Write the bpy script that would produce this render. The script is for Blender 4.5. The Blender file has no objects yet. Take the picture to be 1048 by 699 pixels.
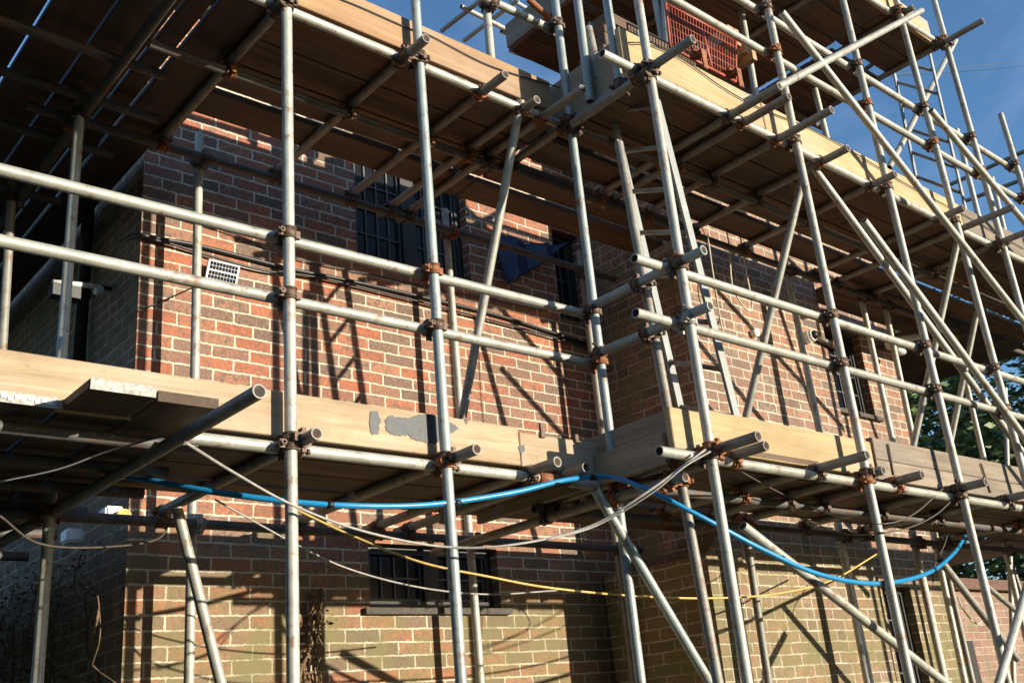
import bpy, bmesh, math, random
from mathutils import Vector, Matrix
random.seed(7)
SC = bpy.context.scene
COL = SC.collection
EYE = 1.6
# ------------------------------------------------------------------ camera
RC = Matrix(((0.7578905572888665, -0.6465801320181034, -0.08681034530413677),
             (0.16741252747296895, 0.32136916585802366, -0.9320380383229167),
             (0.630535446122963, 0.6918496889608103, 0.3518082703225523)))   # rows: right, down, forward
FPX = 1055.43
cam = bpy.data.objects.new('camera', bpy.data.cameras.new('camera'))
COL.objects.link(cam)
cam.data.sensor_width = 36
cam.data.lens = FPX / 1048 * 36
cam.data.clip_start = 0.05
cam.data.clip_end = 5000
M = Matrix.Identity(4)
for i in range(3):
    M[i][0] = RC[0][i]; M[i][1] = -RC[1][i]; M[i][2] = -RC[2][i]
M[2][3] = EYE
cam.matrix_world = M
SC.camera = cam
# ------------------------------------------------------------------ sky, sun, exposure
SUN_K, SUN_EL = 0.42, math.radians(8.0)
W = bpy.data.worlds.new('World'); SC.world = W; W.use_nodes = True
wn = W.node_tree.nodes; wl = W.node_tree.links
sky = wn.new('ShaderNodeTexSky'); sky.sky_type = 'NISHITA'; sky.sun_disc = False
sky.sun_elevation = SUN_EL
sky.sun_rotation = math.atan2(SUN_K, -1.0)
sky.air_density = 1.0; sky.dust_density = 0.35; sky.ozone_density = 3.6
wtc = wn.new('ShaderNodeTexCoord'); wmp = wn.new('ShaderNodeMapping'); wmp.inputs['Scale'].default_value = (1.0, 1.3, 2.6); wmp.inputs['Rotation'].default_value = (.3, .2, .5)
wno = wn.new('ShaderNodeTexNoise'); wno.inputs['Scale'].default_value = 1.6; wno.inputs['Detail'].default_value = 8; wno.inputs['Roughness'].default_value = .62; wno.inputs['Distortion'].default_value = .5
wrp = wn.new('ShaderNodeValToRGB'); wrp.color_ramp.elements[0].position = .44; wrp.color_ramp.elements[1].position = .80
wmx = wn.new('ShaderNodeMix'); wmx.data_type = 'RGBA'; wmx.inputs[7].default_value = (4.2, 5.0, 6.2, 1)
wl.new(wtc.outputs['Generated'], wmp.inputs[0]); wl.new(wmp.outputs[0], wno.inputs['Vector']); wl.new(wno.outputs[0], wrp.inputs[0])
wml = wn.new('ShaderNodeMath'); wml.operation = 'MULTIPLY'; wml.inputs[1].default_value = .26; wl.new(wrp.outputs[0], wml.inputs[0]); wl.new(wml.outputs[0], wmx.inputs[0])
wl.new(sky.outputs[0], wmx.inputs[6])
wl.new(wmx.outputs[2], wn['Background'].inputs[0]); wn['Background'].inputs[1].default_value = 0.15
sl = bpy.data.lights.new('sun', 'SUN'); sl.energy = 4.1; sl.angle = math.radians(0.5); sl.color = (1, .90, .73)
so = bpy.data.objects.new('sun', sl); COL.objects.link(so)
tosun = Vector((SUN_K, -1, 0)).normalized() * math.cos(SUN_EL) + Vector((0, 0, math.sin(SUN_EL)))
so.rotation_euler = tosun.to_track_quat('Z', 'Y').to_euler()
so.location = tosun * 30
SC.view_settings.view_transform = 'Standard'; SC.view_settings.look = 'None'
SC.view_settings.exposure = 0.9; SC.view_settings.gamma = 1

# ------------------------------------------------------------------ measuring: a sight line met with a real plane
def P(u, v, x=None, y=None, z=None):
    d = Vector(((u - 524) / FPX, (v - 349.5) / FPX, 1))
    r = RC.transposed() @ d
    t = x / r[0] if x is not None else y / r[1] if y is not None else z / r[2]
    return Vector((r[0] * t, r[1] * t, r[2] * t + EYE))
def ext(p, q, z):
    """the point at height z on the line p q"""
    t = (z - p[2]) / (q[2] - p[2]); return p + (q - p) * t

# ------------------------------------------------------------------ materials
def new_mat(name):
    m = bpy.data.materials.new(name); m.use_nodes = True
    nt = m.node_tree; b = nt.nodes['Principled BSDF']
    return m, nt, b
def N(nt, t, **kw):
    n = nt.nodes.new(t)
    for k, v in kw.items():
        if k in n.inputs: n.inputs[k].default_value = v
        else: setattr(n, k, v)
    return n
def ramp(nt, stops, fac):
    r = nt.nodes.new('ShaderNodeValToRGB'); e = r.color_ramp.elements
    while len(e) < len(stops): e.new(0.5)
    for i, (p, c) in enumerate(stops): e[i].position = p; e[i].color = (*c, 1)
    nt.links.new(fac, r.inputs[0]); return r.outputs[0]
def mix(nt, f, a, b, mode='MIX'):
    n = nt.nodes.new('ShaderNodeMix'); n.data_type = 'RGBA'; n.blend_type = mode
    for s, v in ((n.inputs[0], f), (n.inputs[6], a), (n.inputs[7], b)):
        if hasattr(v, 'links') or hasattr(v, 'is_linked'): nt.links.new(v, s)
        else: s.default_value = v if isinstance(v, float) else (*v, 1)
    return n.outputs[2]
def math_(nt, op, a, b=None, c=None):
    n = nt.nodes.new('ShaderNodeMath'); n.operation = op
    for i, v in enumerate((a, b, c)):
        if v is None: continue
        if isinstance(v, (int, float)): n.inputs[i].default_value = v
        else: nt.links.new(v, n.inputs[i])
    return n.outputs[0]
def vec_noise(nt, coord, scale, detail=4, rough=.6):
    n = N(nt, 'ShaderNodeTexNoise'); n.inputs['Scale'].default_value = scale
    n.inputs['Detail'].default_value = detail; n.inputs['Roughness'].default_value = rough
    nt.links.new(coord, n.inputs['Vector']); return n
def bump(nt, b, h, strength=.4, dist=.004):
    n = N(nt, 'ShaderNodeBump'); n.inputs['Strength'].default_value = strength; n.inputs['Distance'].default_value = dist
    nt.links.new(h, n.inputs['Height']); nt.links.new(n.outputs[0], b.inputs['Normal'])

def metal(name, lo, hi, rough=.45, metallic=.55, rust=0.0):
    m, nt, b = new_mat(name)
    tc = N(nt, 'ShaderNodeTexCoord'); oi = N(nt, 'ShaderNodeObjectInfo')
    add = N(nt, 'ShaderNodeVectorMath', operation='ADD')
    sc = N(nt, 'ShaderNodeVectorMath', operation='SCALE'); sc.inputs['Scale'].default_value = 37.0
    comb = N(nt, 'ShaderNodeCombineXYZ')
    nt.links.new(oi.outputs['Random'], comb.inputs[0]); nt.links.new(oi.outputs['Random'], comb.inputs[2])
    nt.links.new(comb.outputs[0], sc.inputs[0])
    nt.links.new(tc.outputs['Object'], add.inputs[0]); nt.links.new(sc.outputs[0], add.inputs[1])
    n1 = vec_noise(nt, add.outputs[0], 9, 6, .7); n2 = vec_noise(nt, add.outputs[0], 70, 3, .6)
    c = ramp(nt, [(.3, lo), (.62, hi)], n1.outputs[0])
    c = mix(nt, math_(nt, 'MULTIPLY', math_(nt, 'SUBTRACT', oi.outputs['Random'], .35), .45), c, tuple(x * .62 for x in lo))
    sp = ramp(nt, [(.63, (0, 0, 0)), (.72, (1, 1, 1))], n2.outputs[0])
    c = mix(nt, math_(nt, 'MULTIPLY', sp, .35), c, (.75, .74, .68))
    pm = N(nt, 'ShaderNodeMapping'); pm.inputs['Scale'].default_value = (3.5, 3.5, 3.5); nt.links.new(add.outputs[0], pm.inputs[0])
    pb = ramp(nt, [(.60, (0, 0, 0)), (.635, (1, 1, 1))], vec_noise(nt, pm.outputs[0], 1.0, 7, .7).outputs[0])
    c = mix(nt, math_(nt, 'MULTIPLY', pb, .5), c, tuple(min(.62, x * 1.35 + .03) for x in hi))
    db = ramp(nt, [(.62, (0, 0, 0)), (.66, (1, 1, 1))], vec_noise(nt, pm.outputs[0], 1.9, 8, .75).outputs[0])
    c = mix(nt, math_(nt, 'MULTIPLY', db, .55), c, tuple(x * .45 for x in lo))
    if rust:
        n3 = vec_noise(nt, add.outputs[0], 14, 8, .75)
        rs = ramp(nt, [(.58 - rust * .2, (0, 0, 0)), (.66, (1, 1, 1))], n3.outputs[0])
        c = mix(nt, math_(nt, 'MULTIPLY', rs, .8), c, (.20, .075, .03))
    nt.links.new(c, b.inputs['Base Color'])
    b.inputs['Metallic'].default_value = metallic
    r = math_(nt, 'MULTIPLY_ADD', n1.outputs[0], .35, rough - .12); nt.links.new(r, b.inputs['Roughness'])
    bump(nt, b, n2.outputs[0], .25, .002)
    return m
GALV = metal('galvanised_steel', (.34, .34, .295), (.48, .475, .41), .5, .3, rust=.2)
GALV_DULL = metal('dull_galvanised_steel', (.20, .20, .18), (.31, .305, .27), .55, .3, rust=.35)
GALV_SHADE = metal('grimy_steel', (.07, .07, .065), (.13, .13, .12), .6, .25, rust=.45)  # tube steel coloured darker to imitate the shade under the decks
GALV_BLUE = metal('bluish_galvanised_steel', (.26, .31, .31), (.36, .41, .395), .5, .3, rust=.2)
ALU = metal('aluminium', (.24, .255, .25), (.36, .375, .36), .6, .3)
INNER = metal('tube_inside', (.10, .09, .08), (.18, .16, .14), .8, .1, rust=.5)
def plain(name, col, rough=.6, metallic=0, var=.25, scale=30, bmp=.2):
    m, nt, b = new_mat(name)
    tc = N(nt, 'ShaderNodeTexCoord'); n = vec_noise(nt, tc.outputs['Object'], scale, 5, .65)
    c = ramp(nt, [(.3, tuple(x * (1 - var) for x in col)), (.7, tuple(min(1, x * (1 + var)) for x in col))], n.outputs[0])
    nt.links.new(c, b.inputs['Base Color']); b.inputs['Roughness'].default_value = rough; b.inputs['Metallic'].default_value = metallic
    if bmp: bump(nt, b, n.outputs[0], bmp, .002)
    return m
RUST = plain('rusty_coupler_steel', (.26, .105, .045), .75, .25, .55, 60, .5)
RUST2 = plain('dark_coupler_steel', (.13, .085, .06), .6, .4, .6, 60, .5)
ZINC = plain('zinc_coupler_steel', (.32, .31, .28), .5, .4, .35, 60)
BLACK = plain('black_plastic', (.015, .015, .016), .45, 0, .3)
WHITE = plain('white_plastic', (.78, .78, .74), .4, 0, .08)
CREAM = plain('cream_rope', (.62, .56, .42), .8, 0, .2, 80)
YELLOW = plain('yellow_cord', (.62, .42, .13), .7, 0, .25, 50)
ORANGE = plain('orange_cord', (.50, .23, .08), .7, 0, .25, 50)
BLUEH = plain('blue_water_pipe', (.015, .24, .50), .35, 0, .12, 10, .05)
GREYC = plain('grey_cable', (.33, .31, .28), .5, 0, .25, 50)
BROWNC = plain('brown_cable', (.09, .07, .055), .6, 0, .3, 50)
TARP = plain('blue_tarpaulin', (.006, .03, .085), .5, 0, .3, 6, .4)
RED = plain('red_plastic_mesh', (.36, .075, .045), .55, 0, .3, 20)
FRAME = plain('dark_window_frame', (.020, .017, .015), .5, 0, .35, 40)
LEAD = plain('glazing_bar_paint', (.075, .08, .085), .5, 0, .2, 40)
WSILL = plain('stone_sill', (.075, .065, .05), .8, 0, .3, 30, .5)
PATCH = plain('grey_sealant', (.06, .063, .066), .55, 0, .3, 50, .5)
SOLAR = plain('solar_cell', (.012, .015, .035), .15, .1, .3)
LEAF = plain('leaves', (.10, .16, .035), .55, 0, .55, 3, 0)
LEAF2 = plain('dark_leaves', (.045, .08, .022), .6, 0, .5, 3, 0)
BARK = plain('bark', (.10, .075, .05), .9, 0, .4, 30, .8)
VINE = plain('dried_vine', (.20, .13, .075), .9, 0, .4, 60, .5)
SLATE = plain('roof_tile', (.13, .065, .045), .8, 0, .35, 20, .5)
GROUND = plain('yard_turf', (.045, .05, .03), .95, 0, .4, 8, .6)
def glass(name, tint):
    m, nt, b = new_mat(name)
    b.inputs['Base Color'].default_value = (*tint, 1); b.inputs['Roughness'].default_value = .25
    b.inputs['Specular IOR Level'].default_value = .2; return m
GLASS = glass('dark_window_glass', (.005, .007, .011))
DOME = glass('camera_dome', (.02, .02, .022))

def wood(name, axis, lo, hi, grey=.0, rough=.75, rows=0):
    m, nt, b = new_mat(name)
    tc = N(nt, 'ShaderNodeTexCoord'); oi = N(nt, 'ShaderNodeObjectInfo')
    mp = N(nt, 'ShaderNodeMapping')
    s = {'x': (1.1, 26, 26), 'y': (26, 1.1, 26), 'z': (26, 26, 1.1)}[axis]
    mp.inputs['Scale'].default_value = s
    off = N(nt, 'ShaderNodeCombineXYZ')
    for i in range(3): nt.links.new(math_(nt, 'MULTIPLY', oi.outputs['Random'], 53.0 + i * 11), off.inputs[i])
    nt.links.new(tc.outputs['Object'], mp.inputs['Vector']); nt.links.new(off.outputs[0], mp.inputs['Location'])
    n1 = vec_noise(nt, mp.outputs[0], 1.0, 7, .62); n1.inputs['Distortion'].default_value = .6
    mp2 = N(nt, 'ShaderNodeMapping'); mp2.inputs['Scale'].default_value = tuple(2.2 if v > 5 else 1.2 for v in s)
    nt.links.new(tc.outputs['Object'], mp2.inputs['Vector']); nt.links.new(off.outputs[0], mp2.inputs['Location'])
    n2 = vec_noise(nt, mp2.outputs[0], 2.0, 5, .6)
    n3 = vec_noise(nt, mp2.outputs[0], 22.0, 3, .6)
    c = ramp(nt, [(.28, lo), (.5, tuple((a + d) / 2 for a, d in zip(lo, hi))), (.66, hi)], n1.outputs[0])
    st = ramp(nt, [(.44, (0, 0, 0)), (.72, (1, 1, 1))], n2.outputs[0])
    c = mix(nt, math_(nt, 'MULTIPLY', st, .7), c, tuple(x * .6 for x in lo))
    kn = ramp(nt, [(.655, (0, 0, 0)), (.70, (1, 1, 1))], n3.outputs[0])
    c = mix(nt, math_(nt, 'MULTIPLY', kn, .5), c, tuple(x * .3 for x in lo))
    c = mix(nt, math_(nt, 'MULTIPLY', oi.outputs['Random'], .6), c, tuple(x * .8 for x in lo))
    mp3 = N(nt, 'ShaderNodeMapping'); mp3.inputs['Scale'].default_value = tuple(95 if v > 5 else 2.5 for v in s)
    nt.links.new(tc.outputs['Object'], mp3.inputs['Vector']); nt.links.new(off.outputs[0], mp3.inputs['Location'])
    fg = vec_noise(nt, mp3.outputs[0], 1.0, 5, .7)
    crk = ramp(nt, [(.30, (1, 1, 1)), (.40, (0, 0, 0))], fg.outputs[0])
    c = mix(nt, math_(nt, 'MULTIPLY', crk, .55), c, tuple(x * .35 for x in lo))
    spl = ramp(nt, [(.645, (0, 0, 0)), (.68, (1, 1, 1))], vec_noise(nt, mp2.outputs[0], 9, 9, .78).outputs[0])
    c = mix(nt, math_(nt, 'MULTIPLY', spl, .55), c, tuple(min(.62, x * 1.7 + .03) for x in hi))
    gr = ramp(nt, [(.48, (0, 0, 0)), (.70, (1, 1, 1))], vec_noise(nt, mp2.outputs[0], 1.1, 4, .6).outputs[0])
    g_ = sum(hi) / 3 * .72
    c = mix(nt, math_(nt, 'MULTIPLY', gr, .45), c, (g_, g_ * .95, g_ * .86))
    nt.links.new(c, b.inputs['Base Color']); b.inputs['Roughness'].default_value = rough
    bump(nt, b, math_(nt, 'ADD', n1.outputs[0], fg.outputs[0]), .5, .003)
    return m
WX = wood('weathered_board_x', 'x', (.08, .046, .024), (.28, .155, .075))
WY = wood('weathered_board_y', 'y', (.065, .04, .024), (.16, .10, .058))
TOE_P = wood('pale_toe_board', 'x', (.38, .26, .15), (.68, .55, .37))
TOE_O = wood('orange_toe_board', 'x', (.34, .19, .09), (.66, .43, .23))
TOE_Y = wood('yellow_toe_board', 'x', (.40, .28, .13), (.68, .51, .28))
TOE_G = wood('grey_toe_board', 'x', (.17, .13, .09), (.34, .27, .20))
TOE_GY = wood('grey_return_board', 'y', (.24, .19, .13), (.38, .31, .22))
ENDP = plain('board_end_paint', (.42, .40, .36), .7, 0, .5, 60, .5)
PLATE = plain('nail_plate', (.45, .45, .44), .4, .6, .3, 120, .4)

def brick(name, cols, mortar, moss=0.0, mosslow=None, dirt=.3, w=.227, h=.0735, flem=False):
    m, nt, b = new_mat(name)
    g = N(nt, 'ShaderNodeNewGeometry'); tc = N(nt, 'ShaderNodeTexCoord')
    sp = N(nt, 'ShaderNodeSeparateXYZ'); nt.links.new(tc.outputs['Object'], sp.inputs[0])
    sn = N(nt, 'ShaderNodeSeparateXYZ'); nt.links.new(g.outputs['True Normal'], sn.inputs[0])
    isx = math_(nt, 'GREATER_THAN', math_(nt, 'ABSOLUTE', sn.outputs[0]), .5)
    u = math_(nt, 'ADD', math_(nt, 'MULTIPLY', sp.outputs[0], math_(nt, 'SUBTRACT', 1.0, isx)), math_(nt, 'MULTIPLY', sp.outputs[1], isx))
    wob = vec_noise(nt, tc.outputs['Object'], 5, 2); wob2 = vec_noise(nt, tc.outputs['Object'], 45, 3)
    fine = vec_noise(nt, tc.outputs['Object'], 130, 3)
    jit = math_(nt, 'MULTIPLY', math_(nt, 'SUBTRACT', wob2.outputs[0], .5), .017)
    zz = math_(nt, 'ADD', sp.outputs[2], math_(nt, 'ADD', math_(nt, 'MULTIPLY', math_(nt, 'SUBTRACT', wob.outputs[0], .5), .014), jit))
    uu = math_(nt, 'ADD', u, jit)
    rv = math_(nt, 'DIVIDE', zz, h); row = math_(nt, 'FLOOR', rv); fz = math_(nt, 'SUBTRACT', rv, row)
    # each course starts at its own small offset, half a brick on alternate courses
    wr = N(nt, 'ShaderNodeTexWhiteNoise', noise_dimensions='1D'); nt.links.new(row, wr.inputs['W'])
    off = math_(nt, 'ADD', math_(nt, 'MULTIPLY', math_(nt, 'PINGPONG', row, 1.0), .5), math_(nt, 'MULTIPLY', wr.outputs[0], .16))
    uv_ = math_(nt, 'ADD', math_(nt, 'DIVIDE', uu, w), off)
    col = math_(nt, 'FLOOR', uv_); fu = math_(nt, 'SUBTRACT', uv_, col)
    if flem:   # some stretchers are a pair of headers
        cb = N(nt, 'ShaderNodeCombineXYZ'); nt.links.new(col, cb.inputs[0]); nt.links.new(row, cb.inputs[1]); cb.inputs[2].default_value = 3.7
        wf = N(nt, 'ShaderNodeTexWhiteNoise', noise_dimensions='3D'); nt.links.new(cb.outputs[0], wf.inputs[0])
        split = math_(nt, 'GREATER_THAN', wf.outputs[0], .80)
        half = math_(nt, 'MULTIPLY', math_(nt, 'GREATER_THAN', fu, .5), split)
        fu2 = math_(nt, 'FRACT', math_(nt, 'MULTIPLY', fu, 2.0))
        fu = math_(nt, 'ADD', math_(nt, 'MULTIPLY', fu, math_(nt, 'SUBTRACT', 1.0, split)), math_(nt, 'MULTIPLY', fu2, split))
        wloc = math_(nt, 'MULTIPLY', math_(nt, 'SUBTRACT', 1.0, math_(nt, 'MULTIPLY', split, .5)), w)
        col = math_(nt, 'ADD', col, math_(nt, 'MULTIPLY', half, .5))
    else: wloc = w
    du = math_(nt, 'MULTIPLY', math_(nt, 'MINIMUM', fu, math_(nt, 'SUBTRACT', 1.0, fu)), wloc)
    dz = math_(nt, 'MULTIPLY', math_(nt, 'MINIMUM', fz, math_(nt, 'SUBTRACT', 1.0, fz)), h)
    d = math_(nt, 'SMOOTH_MIN', du, dz, .006)
    d = math_(nt, 'ADD', d, math_(nt, 'MULTIPLY', math_(nt, 'SUBTRACT', fine.outputs[0], .5), .007))
    face = ramp(nt, [(.42, (0, 0, 0)), (.58, (1, 1, 1))], math_(nt, 'DIVIDE', d, .0108))
    cb = N(nt, 'ShaderNodeCombineXYZ'); nt.links.new(col, cb.inputs[0]); nt.links.new(row, cb.inputs[1]); nt.links.new(isx, cb.inputs[2])
    wn_ = N(nt, 'ShaderNodeTexWhiteNoise', noise_dimensions='3D'); nt.links.new(cb.outputs[0], wn_.inputs[0])
    sc_ = N(nt, 'ShaderNodeSeparateColor'); nt.links.new(wn_.outputs['Color'], sc_.inputs[0])
    big = vec_noise(nt, tc.outputs['Object'], .9, 3)
    sel = math_(nt, 'ADD', wn_.outputs[0], math_(nt, 'MULTIPLY', math_(nt, 'SUBTRACT', big.outputs[0], .5), .35))
    c = ramp(nt, cols, sel)
    c.node.color_ramp.interpolation = 'LINEAR'
    # within one brick: mottling
    c = mix(nt, math_(nt, 'MULTIPLY', ramp(nt, [(.42, (0, 0, 0)), (.68, (1, 1, 1))], wob2.outputs[0]), math_(nt, 'MULTIPLY_ADD', sc_.outputs[1], .7, .2)), c, (.095, .07, .06))
    mo = vec_noise(nt, tc.outputs['Object'], 21, 6, .72)
    c = mix(nt, math_(nt, 'MULTIPLY', ramp(nt, [(.47, (0, 0, 0)), (.62, (1, 1, 1))], mo.outputs[0]), math_(nt, 'MULTIPLY_ADD', sc_.outputs[0], .75, .12)), c, (.085, .07, .065))
    c = mix(nt, math_(nt, 'MULTIPLY', ramp(nt, [(.50, (0, 0, 0)), (.60, (1, 1, 1))], vec_noise(nt, tc.outputs['Object'], 60, 5, .7).outputs[0]), .28), c, (.50, .33, .24))
    c = mix(nt, math_(nt, 'MULTIPLY', sc_.outputs[2], .15), c, (.42, .25, .17))
    dn = vec_noise(nt, tc.outputs['Object'], 2.2, 6, .7)
    dm = ramp(nt, [(.45, (0, 0, 0)), (.75, (1, 1, 1))], dn.outputs[0])
    mc = mix(nt, math_(nt, 'MULTIPLY', dm, .5), mortar, tuple(x * .5 for x in mortar))
    c = mix(nt, face, mc, c)
    c = mix(nt, math_(nt, 'MULTIPLY', dm, dirt), c, (.10, .085, .065))
    smp = N(nt, 'ShaderNodeMapping'); smp.inputs['Scale'].default_value = (6.0, 6.0, .8); nt.links.new(tc.outputs['Object'], smp.inputs[0])
    stk = ramp(nt, [(.50, (0, 0, 0)), (.74, (1, 1, 1))], vec_noise(nt, smp.outputs[0], 1.5, 6, .7).outputs[0])
    c = mix(nt, math_(nt, 'MULTIPLY', stk, .45), c, (.09, .075, .06))
    eff = ramp(nt, [(.60, (0, 0, 0)), (.78, (1, 1, 1))], vec_noise(nt, tc.outputs['Object'], 3.7, 9, .75).outputs[0])
    c = mix(nt, math_(nt, 'MULTIPLY', eff, .45), c, (.46, .40, .31))
    chp = ramp(nt, [(.64, (0, 0, 0)), (.67, (1, 1, 1))], vec_noise(nt, tc.outputs['Object'], 38, 6, .7).outputs[0])
    c = mix(nt, math_(nt, 'MULTIPLY', chp, .7), c, (.085, .06, .05))
    if moss:
        mn = vec_noise(nt, tc.outputs['Object'], 3.3, 7, .72)
        mm = ramp(nt, [(.56 - moss * .28, (0, 0, 0)), (.68 - moss * .12, (1, 1, 1))], mn.outputs[0])
        f = math_(nt, 'MULTIPLY', mm, .85)
        if mosslow is not None:
            lowm = math_(nt, 'MULTIPLY_ADD', sp.outputs[2], -1.0 / .7, mosslow / .7); n_ = lowm.node; n_.use_clamp = True
            f = math_(nt, 'MULTIPLY', f, lowm)
            # algae tints the whole low wall olive-yellow
            tn = ramp(nt, [(.36, (0, 0, 0)), (.62, (1, 1, 1))], vec_noise(nt, tc.outputs['Object'], 1.7, 7, .7).outputs[0])
            c = mix(nt, math_(nt, 'MULTIPLY', math_(nt, 'MULTIPLY', lowm, .62), tn), c, mix(nt, face, (.52, .48, .33), (.21, .18, .085)))
        c = mix(nt, f, c, mix(nt, fine.outputs[0], (.075, .075, .025), (.27, .25, .11)))
        lich = ramp(nt, [(.66, (0, 0, 0)), (.70, (1, 1, 1))], vec_noise(nt, tc.outputs['Object'], 24, 5, .7).outputs[0])
        c = mix(nt, math_(nt, 'MULTIPLY', lich, .4), c, (.50, .50, .40))
    nt.links.new(c, b.inputs['Base Color']); b.inputs['Roughness'].default_value = .88
    hgt = math_(nt, 'ADD', math_(nt, 'MULTIPLY', face, 1.0), math_(nt, 'MULTIPLY', wob2.outputs[0], .5))
    hgt = math_(nt, 'ADD', hgt, math_(nt, 'MULTIPLY', fine.outputs[0], .25))
    bump(nt, b, hgt, .7, .006)
    return m
REDS = [(0.0, (.13, .085, .065)), (.18, (.20, .115, .08)), (.32, (.28, .13, .08)), (.46, (.37, .11, .05)), (.64, (.43, .115, .045)), (.84, (.45, .155, .07)), (1.0, (.31, .17, .11))]
REDB = [(0.0, (.13, .085, .07)), (.25, (.24, .14, .10)), (.5, (.36, .165, .095)), (.8, (.43, .22, .13)), (1.0, (.27, .20, .14))]
BR_A = brick('red_brick', REDS, (.66, .58, .44), moss=.5, mosslow=2.9, dirt=.25)
BR_B = brick('brown_red_brick', REDB, (.60, .54, .42), moss=.5, mosslow=3.0, dirt=.3, flem=True)
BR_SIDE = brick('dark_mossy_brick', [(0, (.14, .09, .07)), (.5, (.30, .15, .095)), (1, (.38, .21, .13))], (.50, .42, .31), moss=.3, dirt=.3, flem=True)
BR_OUT = brick('pinkish_brick', [(0, (.25, .13, .10)), (.5, (.38, .20, .15)), (1, (.42, .28, .2))], (.45, .38, .3), moss=.3, dirt=.4, flem=True)

# ------------------------------------------------------------------ mesh helpers
def link(name, bm, mats, parent=None, loc=None, smooth=False):
    """bm holds world coordinates; the object's origin is put at loc (or at the parent's)."""
    me = bpy.data.meshes.new(name)
    org = Vector(parent['_org']) if parent is not None else Vector(loc if loc is not None else (0, 0, 0))
    bmesh.ops.translate(bm, verts=bm.verts, vec=-org)
    bm.to_mesh(me); bm.free()
    for m in (mats if isinstance(mats, (list, tuple)) else [mats]): me.materials.append(m)
    if smooth:
        for p in me.polygons: p.use_smooth = True
    o = bpy.data.objects.new(name, me); COL.objects.link(o)
    if parent is not None:
        o.parent = parent
        o['_org'] = list(org)
    else:
        o.location = org; o['_org'] = list(org)
    return o
def tag(o, label, cat, group=None, kind=None):
    if label: o['label'] = label
    if cat: o['category'] = cat
    if group: o['group'] = group
    if kind: o['kind'] = kind
    return o
def empty(name, loc, label, cat, group=None):
    o = bpy.data.objects.new(name, None); COL.objects.link(o); o.location = loc; o['_org'] = list(loc)
    o.empty_display_size = .1
    return tag(o, label, cat, group)
def frame_of(d):
    d = d.normalized(); a = Vector((0, 0, 1)) if abs(d.z) < .9 else Vector((1, 0, 0))
    s = d.cross(a).normalized(); return d, s, s.cross(d).normalized()
def add_cyl(bm, p, q, r, seg=16, cap=True, mat=0, r2=None):
    p = Vector(p); q = Vector(q); d, s, t = frame_of(q - p); r2 = r if r2 is None else r2
    A = []; B = []
    for i in range(seg):
        a = 2 * math.pi * i / seg; v = s * math.cos(a) + t * math.sin(a)
        A.append(bm.verts.new(p + v * r)); B.append(bm.verts.new(q + v * r2))
    fs = []
    for i in range(seg):
        j = (i + 1) % seg; f = bm.faces.new((A[i], A[j], B[j], B[i])); f.material_index = mat; f.smooth = True; fs.append(f)
    if cap:
        f = bm.faces.new(A[::-1]); f.material_index = mat; f = bm.faces.new(B); f.material_index = mat
    return A, B
def add_box(bm, a, b, mat=0):
    x0, y0, z0 = (min(a[i], b[i]) for i in range(3)); x1, y1, z1 = (max(a[i], b[i]) for i in range(3))
    v = [bm.verts.new(c) for c in ((x0, y0, z0), (x1, y0, z0), (x1, y1, z0), (x0, y1, z0), (x0, y0, z1), (x1, y0, z1), (x1, y1, z1), (x0, y1, z1))]
    for f in ((0, 3, 2, 1), (4, 5, 6, 7), (0, 1, 5, 4), (1, 2, 6, 5), (2, 3, 7, 6), (3, 0, 4, 7)):
        bm.faces.new([v[i] for i in f]).material_index = mat
    return v
def add_obox(bm, c, ax, ay, az, mat=0):
    v = [bm.verts.new(c + ax * i + ay * j + az * k) for k in (-1, 1) for j in (-1, 1) for i in (-1, 1)]
    for f in ((0, 2, 3, 1), (4, 5, 7, 6), (0, 1, 5, 4), (1, 3, 7, 5), (3, 2, 6, 7), (2, 0, 4, 6)):
        bm.faces.new([v[i] for i in f]).material_index = mat

RT = .0242
TUBES = []
def tube(name, label, p, q, mat=GALV, group=None, r=RT, couple=True, jit=True):
    """hollow scaffold tube: outer skin, end rings, dark bore"""
    p = Vector(p); q = Vector(q); d = (q - p).normalized()
    bm = bmesh.new()
    add_cyl(bm, p, q, r, 20, cap=False)
    ri = r * .80; dep = min(.25, (q - p).length * .4)
    for e, s in ((p, 1), (q, -1)):
        dd, a1, a2 = frame_of(d); O = []; I = []; D = []
        for i in range(20):
            a = 2 * math.pi * i / 20; v = a1 * math.cos(a) + a2 * math.sin(a)
            O.append(bm.verts.new(e + v * r)); I.append(bm.verts.new(e + v * ri)); D.append(bm.verts.new(e + v * ri + d * s * dep))
        for i in range(20):
            j = (i + 1) % 20
            bm.faces.new((O[i], O[j], I[j], I[i])).material_index = 0
            f = bm.faces.new((I[i], I[j], D[j], D[i])); f.material_index = 1; f.smooth = True
        bm.faces.new(D).material_index = 1
    bmesh.ops.recalc_face_normals(bm, faces=bm.faces)
    o = link(name, bm, [mat, INNER], loc=p)
    tag(o, label, 'scaffold tube', group)
    if couple: TUBES.append((o, p, q))
    return o
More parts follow.
